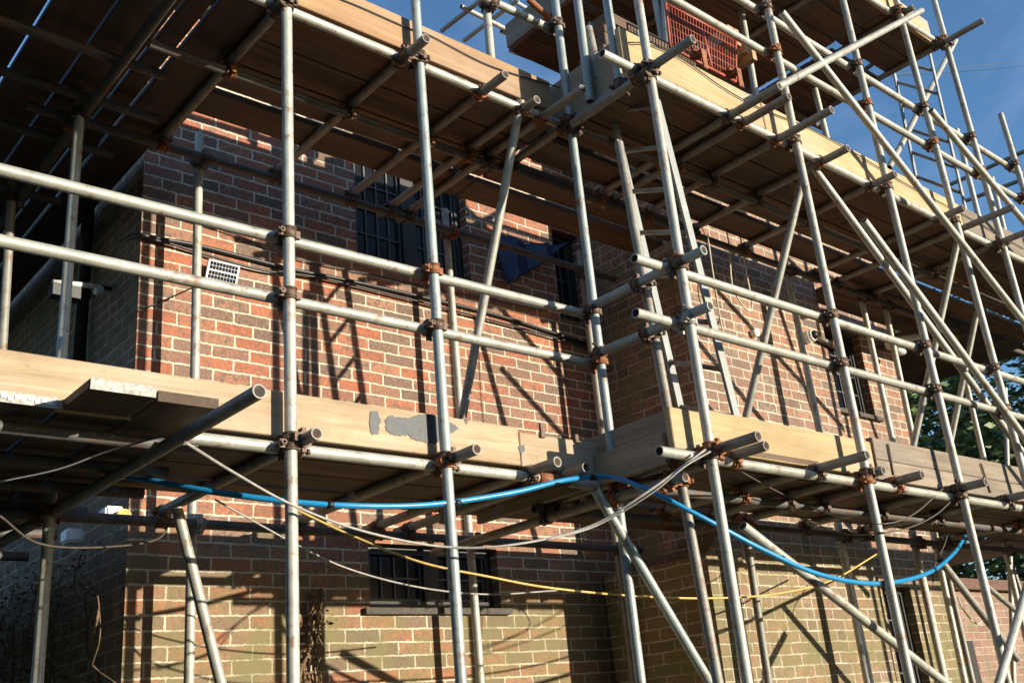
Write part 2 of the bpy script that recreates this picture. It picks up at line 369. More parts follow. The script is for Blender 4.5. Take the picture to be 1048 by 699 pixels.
def coupler_mesh(bm, pa, da, pb, db, r=RT):
    """two hinged half-bands on a shared body; bolts and nuts stick out"""
    n = (pb - pa); L = n.length
    n = n / L if L > 1e-4 else da.cross(db).normalized()
    for p, d, sg in ((pa, da, 1), (pb, db, -1)):
        w = .021
        side = d.cross(n).normalized()
        A = []; B = []
        add_cyl(bm, p - d * w, p + d * w, r + .006, 18)
        add_cyl(bm, p - d * (w + .004), p - d * (w - .003), r + .0085, 18)
        add_cyl(bm, p + d * (w - .003), p + d * (w + .004), r + .0085, 18)
        for k, ss in enumerate((1, -1)):
            c = p + side * ss * (r + .014) 
            add_obox(bm, c, side * .011, d * (w * .8), n * .009)
        # bolt with nut on the flap side
        c = p + side * (r + .018)
        add_cyl(bm, c - n * sg * .030, c + n * sg * .045, .0062, 8)
        add_cyl(bm, c - n * sg * .030, c - n * sg * .018, .0125, 6)
    m = (pa + pb) / 2
    add_obox(bm, m, da.cross(n).normalized() * .02, da * .02, n * max(.004, L / 2 - r + .004))
def closest(p1, q1, p2, q2):
    d1 = q1 - p1; d2 = q2 - p2; r = p1 - p2; a = d1.dot(d1); e = d2.dot(d2); f = d2.dot(r); c = d1.dot(r); b = d1.dot(d2)
    den = a * e - b * b
    if den < 1e-6 * a * e: return None
    s = (b * f - c * e) / den
    t = (b * s + f) / e
    if not (-.002 <= s <= 1.002 and -.002 <= t <= 1.002): return None
    return p1 + d1 * s, p2 + d2 * t
def in_view(p, m=60):
    c = RC @ (p - Vector((0, 0, EYE)))
    if c.z < .3: return False
    u = 524 + FPX * c.x / c.z; v = 349.5 + FPX * c.y / c.z
    return -m < u < 1048 + m and -m < v < 699 + m

# ------------------------------------------------------------------ setting
bm = bmesh.new(); add_box(bm, (-400, -400, -.3), (400, 400, 0))
tag(link('ground', bm, GROUND), 'rough dark turf yard around the brick house', None, kind='structure')

# ------------------------------------------------------------------ brick house
WA, WB, WC = 5.05, 4.15, 4.40          # front planes: main wall, wing, set-back end
XL, XR, XC, XE = 1.93, 5.50, 7.22, 8.85
house = empty('brick_house', (XL, WA, 0), 'two storey red brick house with projecting wing behind the scaffold', 'house')
def wall_front(name, x0, x1, z0, z1, y, holes, mat, depth=.11):
    """one wall face in the plane y with reveals round its openings; holes = (x0,x1,z0,z1)"""
    bm = bmesh.new()
    xs = sorted({x0, x1, *[h[0] for h in holes], *[h[1] for h in holes]}); zs = sorted({z0, z1, *[h[2] for h in holes], *[h[3] for h in holes]})
    for i in range(len(xs) - 1):
        for k in range(len(zs) - 1):
            cx = (xs[i] + xs[i + 1]) / 2; cz = (zs[k] + zs[k + 1]) / 2
            if any(h[0] < cx < h[1] and h[2] < cz < h[3] for h in holes): continue
            add_quad(bm, (xs[i], y, zs[k]), (xs[i + 1], y, zs[k]), (xs[i + 1], y, zs[k + 1]), (xs[i], y, zs[k + 1]))
    for h in holes:
        a, b, c, d = h; Y = y + depth
        add_quad(bm, (a, y, c), (a, y, d), (a, Y, d), (a, Y, c)); add_quad(bm, (b, y, c), (b, Y, c), (b, Y, d), (b, y, d))
        add_quad(bm, (a, y, d), (b, y, d), (b, Y, d), (a, Y, d)); add_quad(bm, (a, y, c), (a, Y, c), (b, Y, c), (b, y, c))
    return link(name, bm, mat, house)
def add_quad(bm, *c, mat=0):
    f = bm.faces.new([bm.verts.new(v) for v in c]); f.material_index = mat; return f
def wall_side(name, x, y0, y1, z0, z1, mat, th=.10):
    bm = bmesh.new(); add_box(bm, (x, y0, z0), (x + th, y1, z1)); return link(name, bm, mat, house)
HT = EYE + 4.3
hA = [(3.33, 4.27, EYE + 2.93, EYE + 3.95), (3.33, 4.30, EYE + .72, EYE + 1.09), (5.12, 5.40, EYE + 2.85, EYE + 3.6)]
hC = [(7.62, 8.22, EYE + 2.28, EYE + 3.05), (7.72, 8.16, EYE - .5, EYE + .82)]
w = wall_front('wall', XL, XR, 0, HT, WA, hA, BR_A); w['label'] = 'sunlit red brick front wall with pale mortar'
w = wall_front('wall', XR, XC, 0, HT, WB, [], BR_B)
w = wall_front('wall', XC, XE, 0, HT, WC, hC, BR_B)
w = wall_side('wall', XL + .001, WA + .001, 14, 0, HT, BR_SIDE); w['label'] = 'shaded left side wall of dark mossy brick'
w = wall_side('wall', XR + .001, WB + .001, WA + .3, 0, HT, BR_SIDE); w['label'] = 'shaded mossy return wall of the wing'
bm = bmesh.new(); add_quad(bm, (XC, WB, 0), (XC, WC, 0), (XC, WC, HT), (XC, WB, HT)); add_quad(bm, (XE, WC, 0), (XE, 14, 0), (XE, 14, HT), (XE, WC, HT))
add_quad(bm, (XL, 14, 0), (XL, 14, HT), (XE, 14, HT), (XE, 14, 0)); link('wall', bm, BR_B, house)
# low buttress at the wing corner (below the first deck)
bm = bmesh.new(); add_box(bm, (XR - .27, WB - .03, 0), (XR + .1, WA - .02, EYE + .93))
add_quad(bm, (XR - .27, WB - .03, EYE + .931), (XR + .1, WB - .03, EYE + .931), (XR + .1, WB + .02, EYE + 1.12), (XR - .02, WB + .02, EYE + 1.12))
b_ = link('plinth', bm, BR_B, house); b_['label'] = 'mossy plinth thickening the foot of the wing corner'
# soldier band and eaves
bm = bmesh.new(); add_box(bm, (XL - .08, WA - .10, HT), (XR - .1, WA + .3, HT + .10)); add_box(bm, (XR - .1, WB - .10, HT), (XE + .1, WC + .3, HT + .10))
link('eaves', bm, FRAME, house)
bm = bmesh.new()
add_quad(bm, (XL - .15, WA - .18, HT + .05), (XR, WA - .18, HT + .05), (XR, 10, HT + 3), (XL + 2, 10, HT + 3))
add_quad(bm, (XR - .2, WB - .18, HT + .05), (XE + .15, WB - .18, HT + .05), (XE - 2, 10, HT + 3), (XR, 10, HT + 3))
add_quad(bm, (XL - .15, WA - .18, HT + .05), (XL + 2, 10, HT + 3), (XL - .15, 14, HT + .05)); add_quad(bm, (XE + .15, WB - .18, HT + .05), (XE + .15, 14, HT + .05), (XE - 2, 10, HT + 3))
link('roof', bm, SLATE, house)
def window(x0, x1, z0, z1, y, casements, cols, rows, label=None, sill=True):
    Y = y + .07; bm = bmesh.new(); f = .05
    add_box(bm, (x0, Y, z0), (x0 + f, Y + .06, z1)); add_box(bm, (x1 - f, Y, z0), (x1, Y + .06, z1))
    add_box(bm, (x0 + f, Y, z1 - f), (x1 - f, Y + .06, z1)); add_box(bm, (x0 + f, Y, z0), (x1 - f, Y + .06, z0 + f))
    cw = (x1 - x0 - 2 * f) / casements
    for c in range(1, casements):
        xx = x0 + f + cw * c; add_box(bm, (xx - .055, Y - .012, z0 + f), (xx + .055, Y + .05, z1 - f))
    fr = link('window', bm, FRAME, house)
    if label: fr['label'] = label
    for c in range(casements):
        a = x0 + f + cw * c + (.055 if c else 0); b = x0 + f + cw * (c + 1) - (.055 if c < casements - 1 else 0)
        bm = bmesh.new(); add_box(bm, (a, Y + .035, z0 + f), (b, Y + .041, z1 - f)); link('pane', bm, GLASS, fr)
        bm = bmesh.new(); t = .0055
        for i in range(1, cols): xx = a + (b - a) * i / cols; add_box(bm, (xx - t, Y + .022, z0 + f), (xx + t, Y + .034, z1 - f))
        for k in range(1, rows): zz = z0 + f + (z1 - z0 - 2 * f) * k / rows; add_box(bm, (a, Y + .0225, zz - t), (b, Y + .0335, zz + t))
        add_box(bm, (a, Y + .015, z0 + f), (b, Y + .036, z0 + f + .016)); add_box(bm, (a, Y + .015, z0 + f + .016), (a + .014, Y + .036, z1 - f)); add_box(bm, (b - .014, Y + .015, z0 + f + .016), (b, Y + .036, z1 - f))
        link('glazing_bars', bm, LEAD, fr)
    if sill:
        bm = bmesh.new(); add_box(bm, (x0 - .05, y - .04, z0 - .038), (x1 + .06, Y + .02, z0 - .002)); link('sill', bm, WSILL, fr)
window(*hA[0], WA, 2, 4, 5, 'leaded two light window above the sunlit wall', False)
window(*hA[1], WA, 2, 4, 2, 'dark leaded window under the lower deck')
window(*hA[2], WA, 1, 2, 4, 'narrow dark window in the inner corner', False)
window(*hC[0], WC, 1, 4, 4, 'small leaded window on the set back end wall')
window(*hC[1], WC, 1, 2, 6, 'tall leaded window low on the end wall')
# drainpipe on the left side wall
bm = bmesh.new(); add_cyl(bm, (XL - .06, 5.75, EYE + 2.2), (XL - .06, 5.75, HT), .036, 14)
for zz in (2.6, 3.6): add_cyl(bm, (XL - .06, 5.75, EYE + zz), (XL - .06, 5.75, EYE + zz + .06), .045, 14)
link('drainpipe', bm, BLACK, house, smooth=False)

# outbuilding to the right
ob = empty('outbuilding', (9.6, 5.2, 0), 'low pinkish brick outbuilding beyond the right end of the house', 'outbuilding')
bm = bmesh.new(); add_box(bm, (9.25, 5.2, 0), (14, 9, EYE + .95)); link('wall', bm, BR_OUT, ob)
bm = bmesh.new(); add_box(bm, (9.15, 5.1, EYE + .952), (14.1, 9.1, EYE + 1.06)); link('roof', bm, SLATE, ob)
bm = bmesh.new(); add_box(bm, (9.95, 5.17, EYE - .9), (10.6, 5.22, EYE + .45)); link('door', bm, FRAME, ob)

# unseen house and hedges, added behind and beside the camera to block skylight
nh = empty('neighbouring_house', (-5, -13, 0), 'brick house across the yard behind the viewer', 'house')
bm = bmesh.new(); add_box(bm, (-16, -20, 0), (5.5, -11, 7.5)); link('wall', bm, BR_OUT, nh)
bm = bmesh.new(); add_quad(bm, (-16.5, -20.5, 7.5), (6, -20.5, 7.5), (3, -15.5, 10.5), (-13, -15.5, 10.5)); add_quad(bm, (-16.5, -10.5, 7.5), (-13, -15.5, 10.5), (3, -15.5, 10.5), (6, -10.5, 7.5))
add_quad(bm, (-16.5, -20.5, 7.5), (-13, -15.5, 10.5), (-16.5, -10.5, 7.5)); add_quad(bm, (6, -20.5, 7.5), (6, -10.5, 7.5), (3, -15.5, 10.5)); link('roof', bm, SLATE, nh)
for (hx0, hx1, hy0, hy1, hh, lb) in ((-7.5, -5.5, -9, 16, 4.5, 'tall evergreen hedge along the left side of the yard'), (21, 24, -14, 6, 9.0, 'tall evergreen hedge far along the right side of the yard')):  # both stand outside the view, added only to cut ambient light
    bm = bmesh.new(); rh = random.Random(4)
    bmesh.ops.create_cube(bm, size=1); bmesh.ops.subdivide_edges(bm, edges=bm.edges, cuts=14, use_grid_fill=True)
    for v in bm.verts:
        v.co = Vector((hx0 + (v.co.x + .5) * (hx1 - hx0), hy0 + (v.co.y + .5) * (hy1 - hy0), (v.co.z + .5) * hh)) + Vector((rh.uniform(-.2, .2), rh.uniform(-.2, .2), rh.uniform(-.25, .25) if v.co.z > -.4 else 0))
    tag(link('hedge', bm, LEAF2, loc=(hx0, hy0, 0)), lb, 'hedge')

# ------------------------------------------------------------------ trees
def tree(base, h, cr, n, label, seed):
    rnd = random.Random(seed); base = Vector(base)
    t = empty('tree', base, label, 'tree', 'trees beyond the house')
    bm = bmesh.new(); pts = [base + Vector((rnd.uniform(-.1, .1) * k, rnd.uniform(-.1, .1) * k, h * .72 * k / 5)) for k in range(6)]
    for i in range(5): add_cyl(bm, pts[i], pts[i + 1], .22 - i * .035, 10, r2=.22 - (i + 1) * .035)
    cl = []
    for i in range(26):
        a = rnd.uniform(0, 6.28); e = rnd.uniform(-.5, 1); rr = cr * rnd.uniform(.35, 1)
        c = base + Vector((math.cos(a) * rr, math.sin(a) * rr, h * .6 + e * h * .38)); cl.append((c, cr * rnd.uniform(.22, .42)))
        s = pts[rnd.randint(2, 5)]; add_cyl(bm, s, s.lerp(c, .9), .05, 6, r2=.012)
    link('trunk', bm, BARK, t)
    bm = bmesh.new()
    for i in range(n):
        c, r = rnd.choice(cl); v = Vector((rnd.gauss(0, 1), rnd.gauss(0, 1), rnd.gauss(0, .8))); v = v.normalized() * r * rnd.uniform(.5, 1.05)
        p = c + v; d = Vector((rnd.gauss(0, 1), rnd.gauss(0, 1), rnd.gauss(0, 1))).normalized(); d, s, tt = frame_of(d); L = rnd.uniform(.045, .10)
        vs = [bm.verts.new(p + s * L), bm.verts.new(p + tt * L * .45), bm.verts.new(p - s * L), bm.verts.new(p - tt * L * .45)]
        bm.faces.new(vs).material_index = rnd.random() < .4
    link('crown', bm, [LEAF, LEAF2], t)
tree((13.2, 7.6, 0), 6.8, 2.5, 16000, 'dark green leafy tree just behind the right end of the house', 1)
tree((16.5, 7.2, 0), 7.2, 2.7, 13000, 'bushy green tree seen right of the first tree under the deck', 2)
tree((19.5, 11.0, 0), 9.0, 3.6, 13000, 'farther broad tree filling the gap behind the other trees', 3)

# ------------------------------------------------------------------ scaffold: uprights
YS1, YS2 = 3.40, 2.80
L1, L2, L3 = EYE + 1.065, EYE + 3.10, EYE + 4.93
TOP = EYE + 6.6
def upright(label, a, b, y, z0=0.0, z1=TOP, mat=GALV, name='scaffold_standard', group='upright scaffold poles', **k):
    p = P(*a, y=y); q = P(*b, y=y)
    return tube(name, label, ext(p, q, z0), ext(p, q, z1), mat, group, **k)
upright('long pale upright pole in front of the brick wall, nearest the loose board ends', (293.2, 0), (300, 699), YS1, z1=EYE + 4.3)
upright('second long upright pole, crossing the grey sealant patch on the toe board', (425, 0), (472, 699), YS1, mat=GALV_BLUE, z1=EYE + 4.6)
upright('streaky upright pole at the inner corner beside the end of the left toe board', (568, 0), (656, 699), YS1, mat=GALV_BLUE)
upright('upright pole at the left end of the wing deck, crossing both protruding rail ends', (653, 0), (765, 699), YS2)
upright('upright pole on the wing where the guard rails pass the dome camera', (783.8, 0), (931.2, 696), YS2)
upright('upright pole in front of the wing window, footed by the slanting brace clamps', (862.5, 0), (1024, 668), YS2)
upright('upright pole at the right running behind the two long parallel braces', (917, 0), (1017, 370), YS2)
upright('farthest right upright pole, bare against the blue sky with one rusty joint', (955.6, 0), (1044, 313), YS2)
upright('short bare upright pole sticking up alone into the sky at the right edge', (1024, 117), (1047, 192), YS2, z1=P(1024, 117, y=YS2).z)
upright('upright pole left of the house corner, rising behind the guard rails', (79, 150), (38, 699), 4.58, z1=L2 + .1)
# inner uprights next to the wall
g = 'inner upright poles close to the wall'
upright('inner upright pole beside the small solar panel', (204.7, 100), (193.3, 699), 4.80, z1=L2 + .2, group=g)
upright('inner upright pole between the long second pole and the slanting prop', (453, 187), (492, 699), 4.80, z1=L2 + .2, group=g)
upright('inner upright pole hidden behind the streaky corner pole', (588.7, 227), (649, 699), 4.80, z1=L2 + .2, mat=GALV_DULL, group=g)
upright('inner upright pole just left of the dome camera', (802.4, 264.5), (838, 439), 3.95, z1=L2 + .2, group=g)
upright('inner upright pole crossing the upper wing window', (878, 290), (914, 453), 3.95, z1=L2 + .1, group=g)
upright('inner upright pole between the window and the brick pier end', (917, 367), (934, 447), 3.95, z1=L2 + .1, group=g)
upright('slender inner upright pole in front of the trees', (991, 401.6), (1008.5, 476), 3.95, z1=L2, group=g)
upright('short inner upright pole in the foliage gap at the right', (1029, 410), (1031, 479), 4.6, z1=L2, mat=GALV, group=g)
upright('dark inner upright pole below the wing deck, nearest the wing corner', (765, 556), (786.6, 699), 3.95, z1=L1 + .1, mat=GALV_DULL, group=g)
upright('pale inner upright pole below the wing deck crossed by the yellow cord end', (858, 542), (888, 699), 3.95, z1=L1 + .1, group=g)
upright('dull inner upright pole below the deck beside the tall leaded window', (934, 550.5), (967, 699), 3.95, z1=L1 + .1, mat=GALV_DULL, group=g)
upright('dark inner upright pole below the deck in front of the end pier', (974, 605), (995.6, 699), 4.15, z1=L1 + .1, mat=GALV_DULL, group=g)
upright('dull far left upright pole in shade beside the edge of the picture', (12, 200), (4, 330), 5.6, z1=L2 + .1, mat=GALV_DULL)
# corner of the wing and extra uprights carrying the top deck
def xup(label, a, b, x, z0, z1, mat=GALV_BLUE):
    p = P(*a, x=x); q = P(*b, x=x); return tube('scaffold_standard', label, ext(p, q, z0), ext(p, q, z1), mat, 'upright scaffold poles')
xup('bluish extension pole ending on the corner cross tube, left of its pair', (591, 0), (604, 104), 3.66, P(604, 104, x=3.66).z, EYE + 5.2)
xup('bluish extension pole ending on the corner cross tube, right of its pair', (621, 0), (635, 92), 3.66, P(635, 92, x=3.66).z, EYE + 5.2)
xup('short grey pole with an open rusty top between the two bluish extension poles', (602, 29), (611, 70), 3.72, EYE + 3.32, P(602, 29, x=3.72).z, GALV_DULL)
xup('dark bluish inner corner pole behind the protruding rail ends', (637.5, 170), (688, 444), 3.76, 0, EYE + 2.9, GALV_DULL)
upright('upright pole behind the wing toe board beside the red mesh barrier', (671, 0), (679, 46), 3.45, z0=EYE + 3.25, z1=EYE + 5.0)
upright('short pole hanging below the wing deck edge with its cut lower end showing', (685.5, 80), (690, 140), 3.40, z0=EYE + 3.38, z1=EYE + 5)
upright('pale upright pole behind the wing toe board, right of the red mesh barrier', (767, 60), (773, 95), 3.50, z0=EYE + 3.25, z1=EYE + 5)
upright('small pale pole standing behind the wing toe board below the top deck', (834, 91.6), (844, 132), 3.60, z0=EYE + 3.25, z1=P(834, 91.6, y=3.6).z)
upright('short upright pole rising above the left upper toe board against the sky', (497, 0), (502, 54), 3.52, z0=EYE + 3.25, z1=EYE + 3.9)
# access ladders
def ladder(label, a0, a1, b0, b1, ext0, ext1, mat=ALU, step=.25):
    """two stiles from foot to head; a = front stile, b = back stile"""
    t = empty('ladder', a0, label, 'ladder', 'access ladders')
    for p, q in ((a0, a1), (b0, b1)):
        d = (q - p).normalized(); s = (b0 - a0).normalized(); n = d.cross(s).normalized()
        bm = bmesh.new(); m = (p + q) / 2 + d * (ext1 - ext0) / 2; L = (q - p).length / 2 + (ext0 + ext1) / 2
        add_obox(bm, m, s * .010, n * .022, d * L); link('stile', bm, mat, t)
    d = (a1 - a0).normalized(); L = (a1 - a0).length + ext1 + ext0; k = int(L / step)
    for i in range(k):
        p = a0 - d * ext0 + d * (.12 + i * step); q = b0 - d * ext0 + d * (.12 + i * step)
        bm = bmesh.new(); add_cyl(bm, p, q, .014, 8); link('rung', bm, GALV_DULL, t)
    return t
fa0 = P(752, 421, y=2.95); fa1 = P(674.7, 114.5, y=2.95); fb0 = P(694.7, 411, y=3.30); fb1 = P(623, 100, y=3.30)
ladder('aluminium ladder leaning behind the wing end pole between two decks', fa0, fa1, fb0, fb1, .15, .5)
rx = P(950, 49, y=3.1); rx2 = P(985, 200, y=3.1)
ladder('tall thin ladder against the blue sky between the right hand poles', rx2, rx, P(938, 183, x=rx2.x), P(904, 23, x=rx.x), .6, .3)

# ------------------------------------------------------------------ scaffold: ledgers and guard rails
gl = 'horizontal ledgers and guard rails'
def rail(label, a, b, y, mat=GALV, x0=None, x1=None, group=gl, **k):
    p = P(*a, y=y); q = P(*b, y=y); z = (p.z + q.z) / 2; dz = (q.z - p.z) / (q.x - p.x)
    if x0 is not None: p = Vector((x0, y, p.z + dz * (x0 - p.x)))
    if x1 is not None: q = Vector((x1, y, q.z + dz * (x1 - q.x)))
    return tube('scaffold_rail', label, p, q, mat, group, **k)
YR1, YR2 = 3.46, 2.86
rail('upper guard rail crossing the sunlit wall in front of the house corner', (0, 174), (604, 323), YR1, x0=.3)
rail('lower guard rail crossing the wall just below the solar panel', (0, 246.7), (608, 373), YR1, x0=.3)
rail('ledger under the left toe board, above the blue pipe', (230, 452), (542, 488), YR1, x0=1.5)
rail('stub of rusty joined ledger where the blue pipe is tied', (548, 489), (614, 497.5), YR1, mat=GALV)
rail('long sunlit ledger under the upper orange toe board', (255, -5), (583, 132), YR1, x0=.6)
rail('upper guard rail behind the top toe board ending at the corner poles', (500, 0), (566, 31), YR1, x0=2.4)
rail('wing upper guard rail with its open end by the ladder', (649, 264.5), (974, 367.5), YR2, x1=10.5)
rail('wing lower guard rail with its open end by the ladder', (650.3, 320.3), (960, 404), YR2, x1=10.5)
rail('ledger under the wing toe board with a bright open end', (674.6, 461.7), (974, 509), YR2, x1=10.5)
rail('ledger under the upper wing toe board, its open end left of the end pole', (616, 55), (899.7, 194.7), YR2, x1=10.5)
rail('lower rail above the upper wing toe board passing the red mesh', (689, 0), (997, 177.5), YR2, x0=3.9, x1=8.7)
rail('higher rail above the upper wing toe board below the top deck', (780.6, 14.3), (1034, 171.8), YR2, x0=3.9, x1=8.7)
rail('ledger under the top deck and its toe board', (891, 0), (962.7, 45.8), YR2, x0=4.6)
# inner ledgers
def xt(label, x0, x1, y, z, mat=GALV_SHADE, group='shaded tubes under the decks', name='scaffold_rail', **k):
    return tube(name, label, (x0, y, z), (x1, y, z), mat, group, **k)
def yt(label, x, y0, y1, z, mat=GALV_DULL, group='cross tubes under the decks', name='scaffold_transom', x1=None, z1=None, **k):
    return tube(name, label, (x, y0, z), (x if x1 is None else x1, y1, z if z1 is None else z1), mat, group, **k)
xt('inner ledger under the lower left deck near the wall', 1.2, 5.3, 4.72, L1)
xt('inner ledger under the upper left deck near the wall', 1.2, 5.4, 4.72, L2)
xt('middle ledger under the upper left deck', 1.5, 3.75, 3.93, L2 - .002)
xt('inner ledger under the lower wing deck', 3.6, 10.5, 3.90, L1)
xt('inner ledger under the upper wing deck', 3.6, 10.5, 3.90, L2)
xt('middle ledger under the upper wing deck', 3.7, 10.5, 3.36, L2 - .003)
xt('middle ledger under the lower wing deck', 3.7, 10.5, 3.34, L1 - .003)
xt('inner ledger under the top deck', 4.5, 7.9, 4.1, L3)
# cross tubes over the ledgers, protruding towards the yard
T1, T2 = L1 + .049, L2 + .049
D_ = {}
for x, y0, lab in ((1.96, 3.29, 'cross tube end just right of the first long pole, lower deck'), (2.69, 3.23, 'cross tube end beside the grey sealant patch'),
                   (3.18, 3.26, 'cross tube end at the rusty ledger joint, left of two'), (3.39, 3.29, 'cross tube end at the rusty ledger joint, right of two')):
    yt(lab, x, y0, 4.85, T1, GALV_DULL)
for x, y0, lab in ((1.90, 3.40, 'dark cross tube overhead above the house corner'), (2.58, 3.24, 'cross tube end poking over the upper orange board by the second pole'),
                   (3.09, 3.25, 'cross tube end poking over the middle of the upper orange board'), (3.38, 3.33, 'cross tube end above the slanting prop head'),
                   (3.52, 3.12, 'cross tube end at the right end of the upper orange board')):
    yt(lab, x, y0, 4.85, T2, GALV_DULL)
for x, y0, lab in ((3.75, 2.57, 'upper of two cross tube ends right of the wing end pole'), (3.93, 2.66, 'lower of two cross tube ends right of the wing end pole'),
                   (4.62, 2.56, 'long cross tube end under the yellow toe board'), (5.04, 2.72, 'short cross tube end where yellow toe board meets grey boards'),
                   (5.39, 2.69, 'cross tube end under the grey toe boards, left of its pole'), (6.03, 2.64, 'cross tube end under the grey toe boards beside the dark clamp'),
                   (6.75, 2.60, 'cross tube end under the far right of the grey toe boards'), (8.0, 2.62, 'cross tube beyond the far right of the grey boards')):
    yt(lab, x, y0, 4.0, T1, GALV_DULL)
for x, y0, lab in ((3.69, 2.50, 'long cross tube end pointing at the red mesh barrier'), (4.42, 2.50, 'left of two cross tube ends below the slanting tie tube'),
                   (4.55, 2.53, 'right of two cross tube ends below the slanting tie tube'), (4.88, 2.47, 'long cross tube end with a flat clamp above the double prop'),
                   (5.35, 2.66, 'stubby cross tube end on the upper wing board, nearer'), (5.92, 2.67, 'stubby cross tube end on the upper wing board, farther'),
                   (6.82, 2.66, 'cross tube end over the right part of the upper wing board'), (7.14, 2.45, 'long cross tube end right of the sky gap'), (7.66, 2.4, 'last cross tube end at the right edge of the upper board')):
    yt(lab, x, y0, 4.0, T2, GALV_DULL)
for x, y0, lab in ((7.65, 2.45, 'cross tube end pointing into the sky from the top deck corner'), (7.0, 2.7, 'cross tube under the right part of the top deck'),
                   (6.2, 2.8, 'cross tube under the middle of the top deck'), (5.4, 2.8, 'cross tube under the left part of the top deck')):
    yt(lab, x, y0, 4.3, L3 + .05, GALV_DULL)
# the wing's left end: rails and ledgers running to the wall
def yp(label, a, b, x, mat=GALV, **k):
    return tube('scaffold_transom', label, P(*a, x=x), P(*b, x=x), mat, 'rails across the wing end', **k)
yp('end rail of the wing, upper, with its open end facing the yard', (611, 311), (720.4, 256), 3.70, GALV_BLUE)
yp('end rail of the wing, lower, with its open end facing the yard', (614, 361), (727, 313), 3.70, GALV_BLUE)
yp('shaded cross ledger under the wing end above the ladder', (586, 127.5), (662, 75), 3.66, GALV_DULL)
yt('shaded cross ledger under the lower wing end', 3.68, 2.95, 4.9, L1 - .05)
tube('scaffold_transom', 'cross tube near the short bare pole at the right edge of the sky', P(1062, 149, z=EYE + 4.06), P(968, 191, z=EYE + 4.06), GALV_DULL, 'cross tubes of the far right bays')
tube('scaffold_transom', 'lower cross tube behind the farthest right pole', P(1062, 178, z=EYE + 3.78), P(985, 207, z=EYE + 3.78), GALV_DULL, 'cross tubes of the far right bays')
tube('scaffold_transom', 'cross tube under the tip of the top deck behind the thin ladder', P(905, 48, z=EYE + 4.9), P(838, 80, z=EYE + 4.9), GALV_SHADE, 'cross tubes of the far right bays')
tube('scaffold_transom', 'long dark tube under the top deck landing seen against the sky', P(932, 38, z=EYE + 4.75), P(820, 118, z=EYE + 4.75), GALV_SHADE, 'cross tubes of the far right bays', couple=False)
upright('inner upright pole in the sky between the two farthest rails', (979, 133), (1004, 232), 3.4, z0=EYE + 3.25, z1=P(979, 133, y=3.4).z)
upright('small inner upright pole at the right edge above the grey end board', (1015, 182), (1030, 245), 3.6, z0=EYE + 3.25, z1=P(1015, 182, y=3.6).z)
# top deck stubs against the sky
g2 = 'tubes of the top deck against the sky'
for a, b, z, lab, m_ in (((472, 7), (566, 55), L3, 'thin tube with a dark open end crossing the short sky pole', GALV),
                         ((513, 32), (580, 63), L3, 'bright tube with open end under the top deck boards', GALV), ((522, 52), (560, 66), L3 - .1, 'dark tube with open end lowest under the top deck boards', GALV_DULL),
                         ((452, 32), (493, 0), L3, 'bluish tube slanting up through the sky, left of two', GALV_BLUE), ((475, 42), (530, 0), L3 + .1, 'bluish tube slanting up through the sky, right of two', GALV_BLUE),
                         ((520, -2), (560, 22), L3 + .5, 'bluish tube above the bright corner rail', GALV_BLUE)):
    tube('scaffold_tube', lab, P(*a, z=z), P(*b, z=z), m_, g2, couple=False)
tube('scaffold_tube', 'rusty brown slanting tube in the top sky gap', P(541, 0, y=4.2), P(563, 20, y=4.2), RUST, g2, couple=False)

# ------------------------------------------------------------------ props and braces
gb = 'slanting props and braces'
def brace(label, p, q, mat=GALV, **k): return tube('scaffold_brace', label, p, q, mat, gb, couple=False, **k)
def yz(a, b, ya, x):                     # both ends on the plane x through the upper point
    return P(*a, y=ya), P(*b, x=P(*a, y=ya).x)
p, q = yz((533, 103), (474, 422), 3.44, 0); brace('slanting prop from the upper ledger to behind the left toe board', p, q + (q - p) * .35)
p, q = yz((822, 180), (765, 420), 2.90, 0); brace('slanting prop from the upper wing ledger to behind the yellow toe board', p, q + (q - p) * .35)
p, q = yz((980, 247), (934, 459), 2.90, 0); brace('slanting prop from the upper ledger to the end pier of the house', p, q + (q - p) * .3)
p, q = yz((1000, 318), (974, 447), 3.4, 0); brace('slanting prop in front of the trees, behind the long braces', p, q + (q - p) * .4)
def pl(a, b, y, y2=None): return P(*a, y=y), P(*b, y=y if y2 is None else y2)
def grow(pq, t0=0, t1=0):
    p, q = pq; d = q - p; return p - d * t0, q + d * t1
brace('long brace with a loose upper end, crossing the slanting tie tube', *grow(pl((800, 13), (1048, 330), 2.72), 0, .5))
brace('long brace starting in the sky beside the thin ladder', *grow(pl((952.7, 113), (1048, 227), 2.70), 0, .6))
brace('long lower brace, the left of two parallel ones clamped together', *grow(pl((826, 163), (1048, 465), 2.93), 0, .5))
brace('long lower brace, the right of two parallel ones with a loose upper end', *grow(pl((884, 226), (1048, 447), 2.72), 0, .5))
brace('slanting tie tube with a jointed lower end, rising right under the top deck', *pl((795, 90), (943, 11.5), 2.72))
brace('slanting tube behind the poles at the top of the sky gap', *pl((978, 42), (910, 172), 3.3))
brace('bluish brace under the lower deck crossing the corner pole', *grow(pl((609, 501), (728, 701), 3.33), 0, .4), mat=GALV_BLUE)
brace('long brace under the wing deck from the blue pipe to the lower right', *grow(pl((760, 538), (968, 699), 2.93), 0, .4))
brace('shaded brace under the wing deck right of the tall window', *grow(pl((962, 573), (1012, 637), 3.2), 0, .6), mat=GALV_DULL)
brace('slanting tube with a rusty clamp leaning right at the lower right corner', *grow(pl((1050, 604), (1022, 700), 2.72), .3, .5))
brace('dark tube slanting behind the lower right corner', *grow(pl((1008, 598), (1048, 632), 4.2), 0, .5), mat=GALV_DULL)
brace('pale prop leaning left under the lower left deck', *grow(pl((183, 528), (226, 699), 4.2), .05, .5))
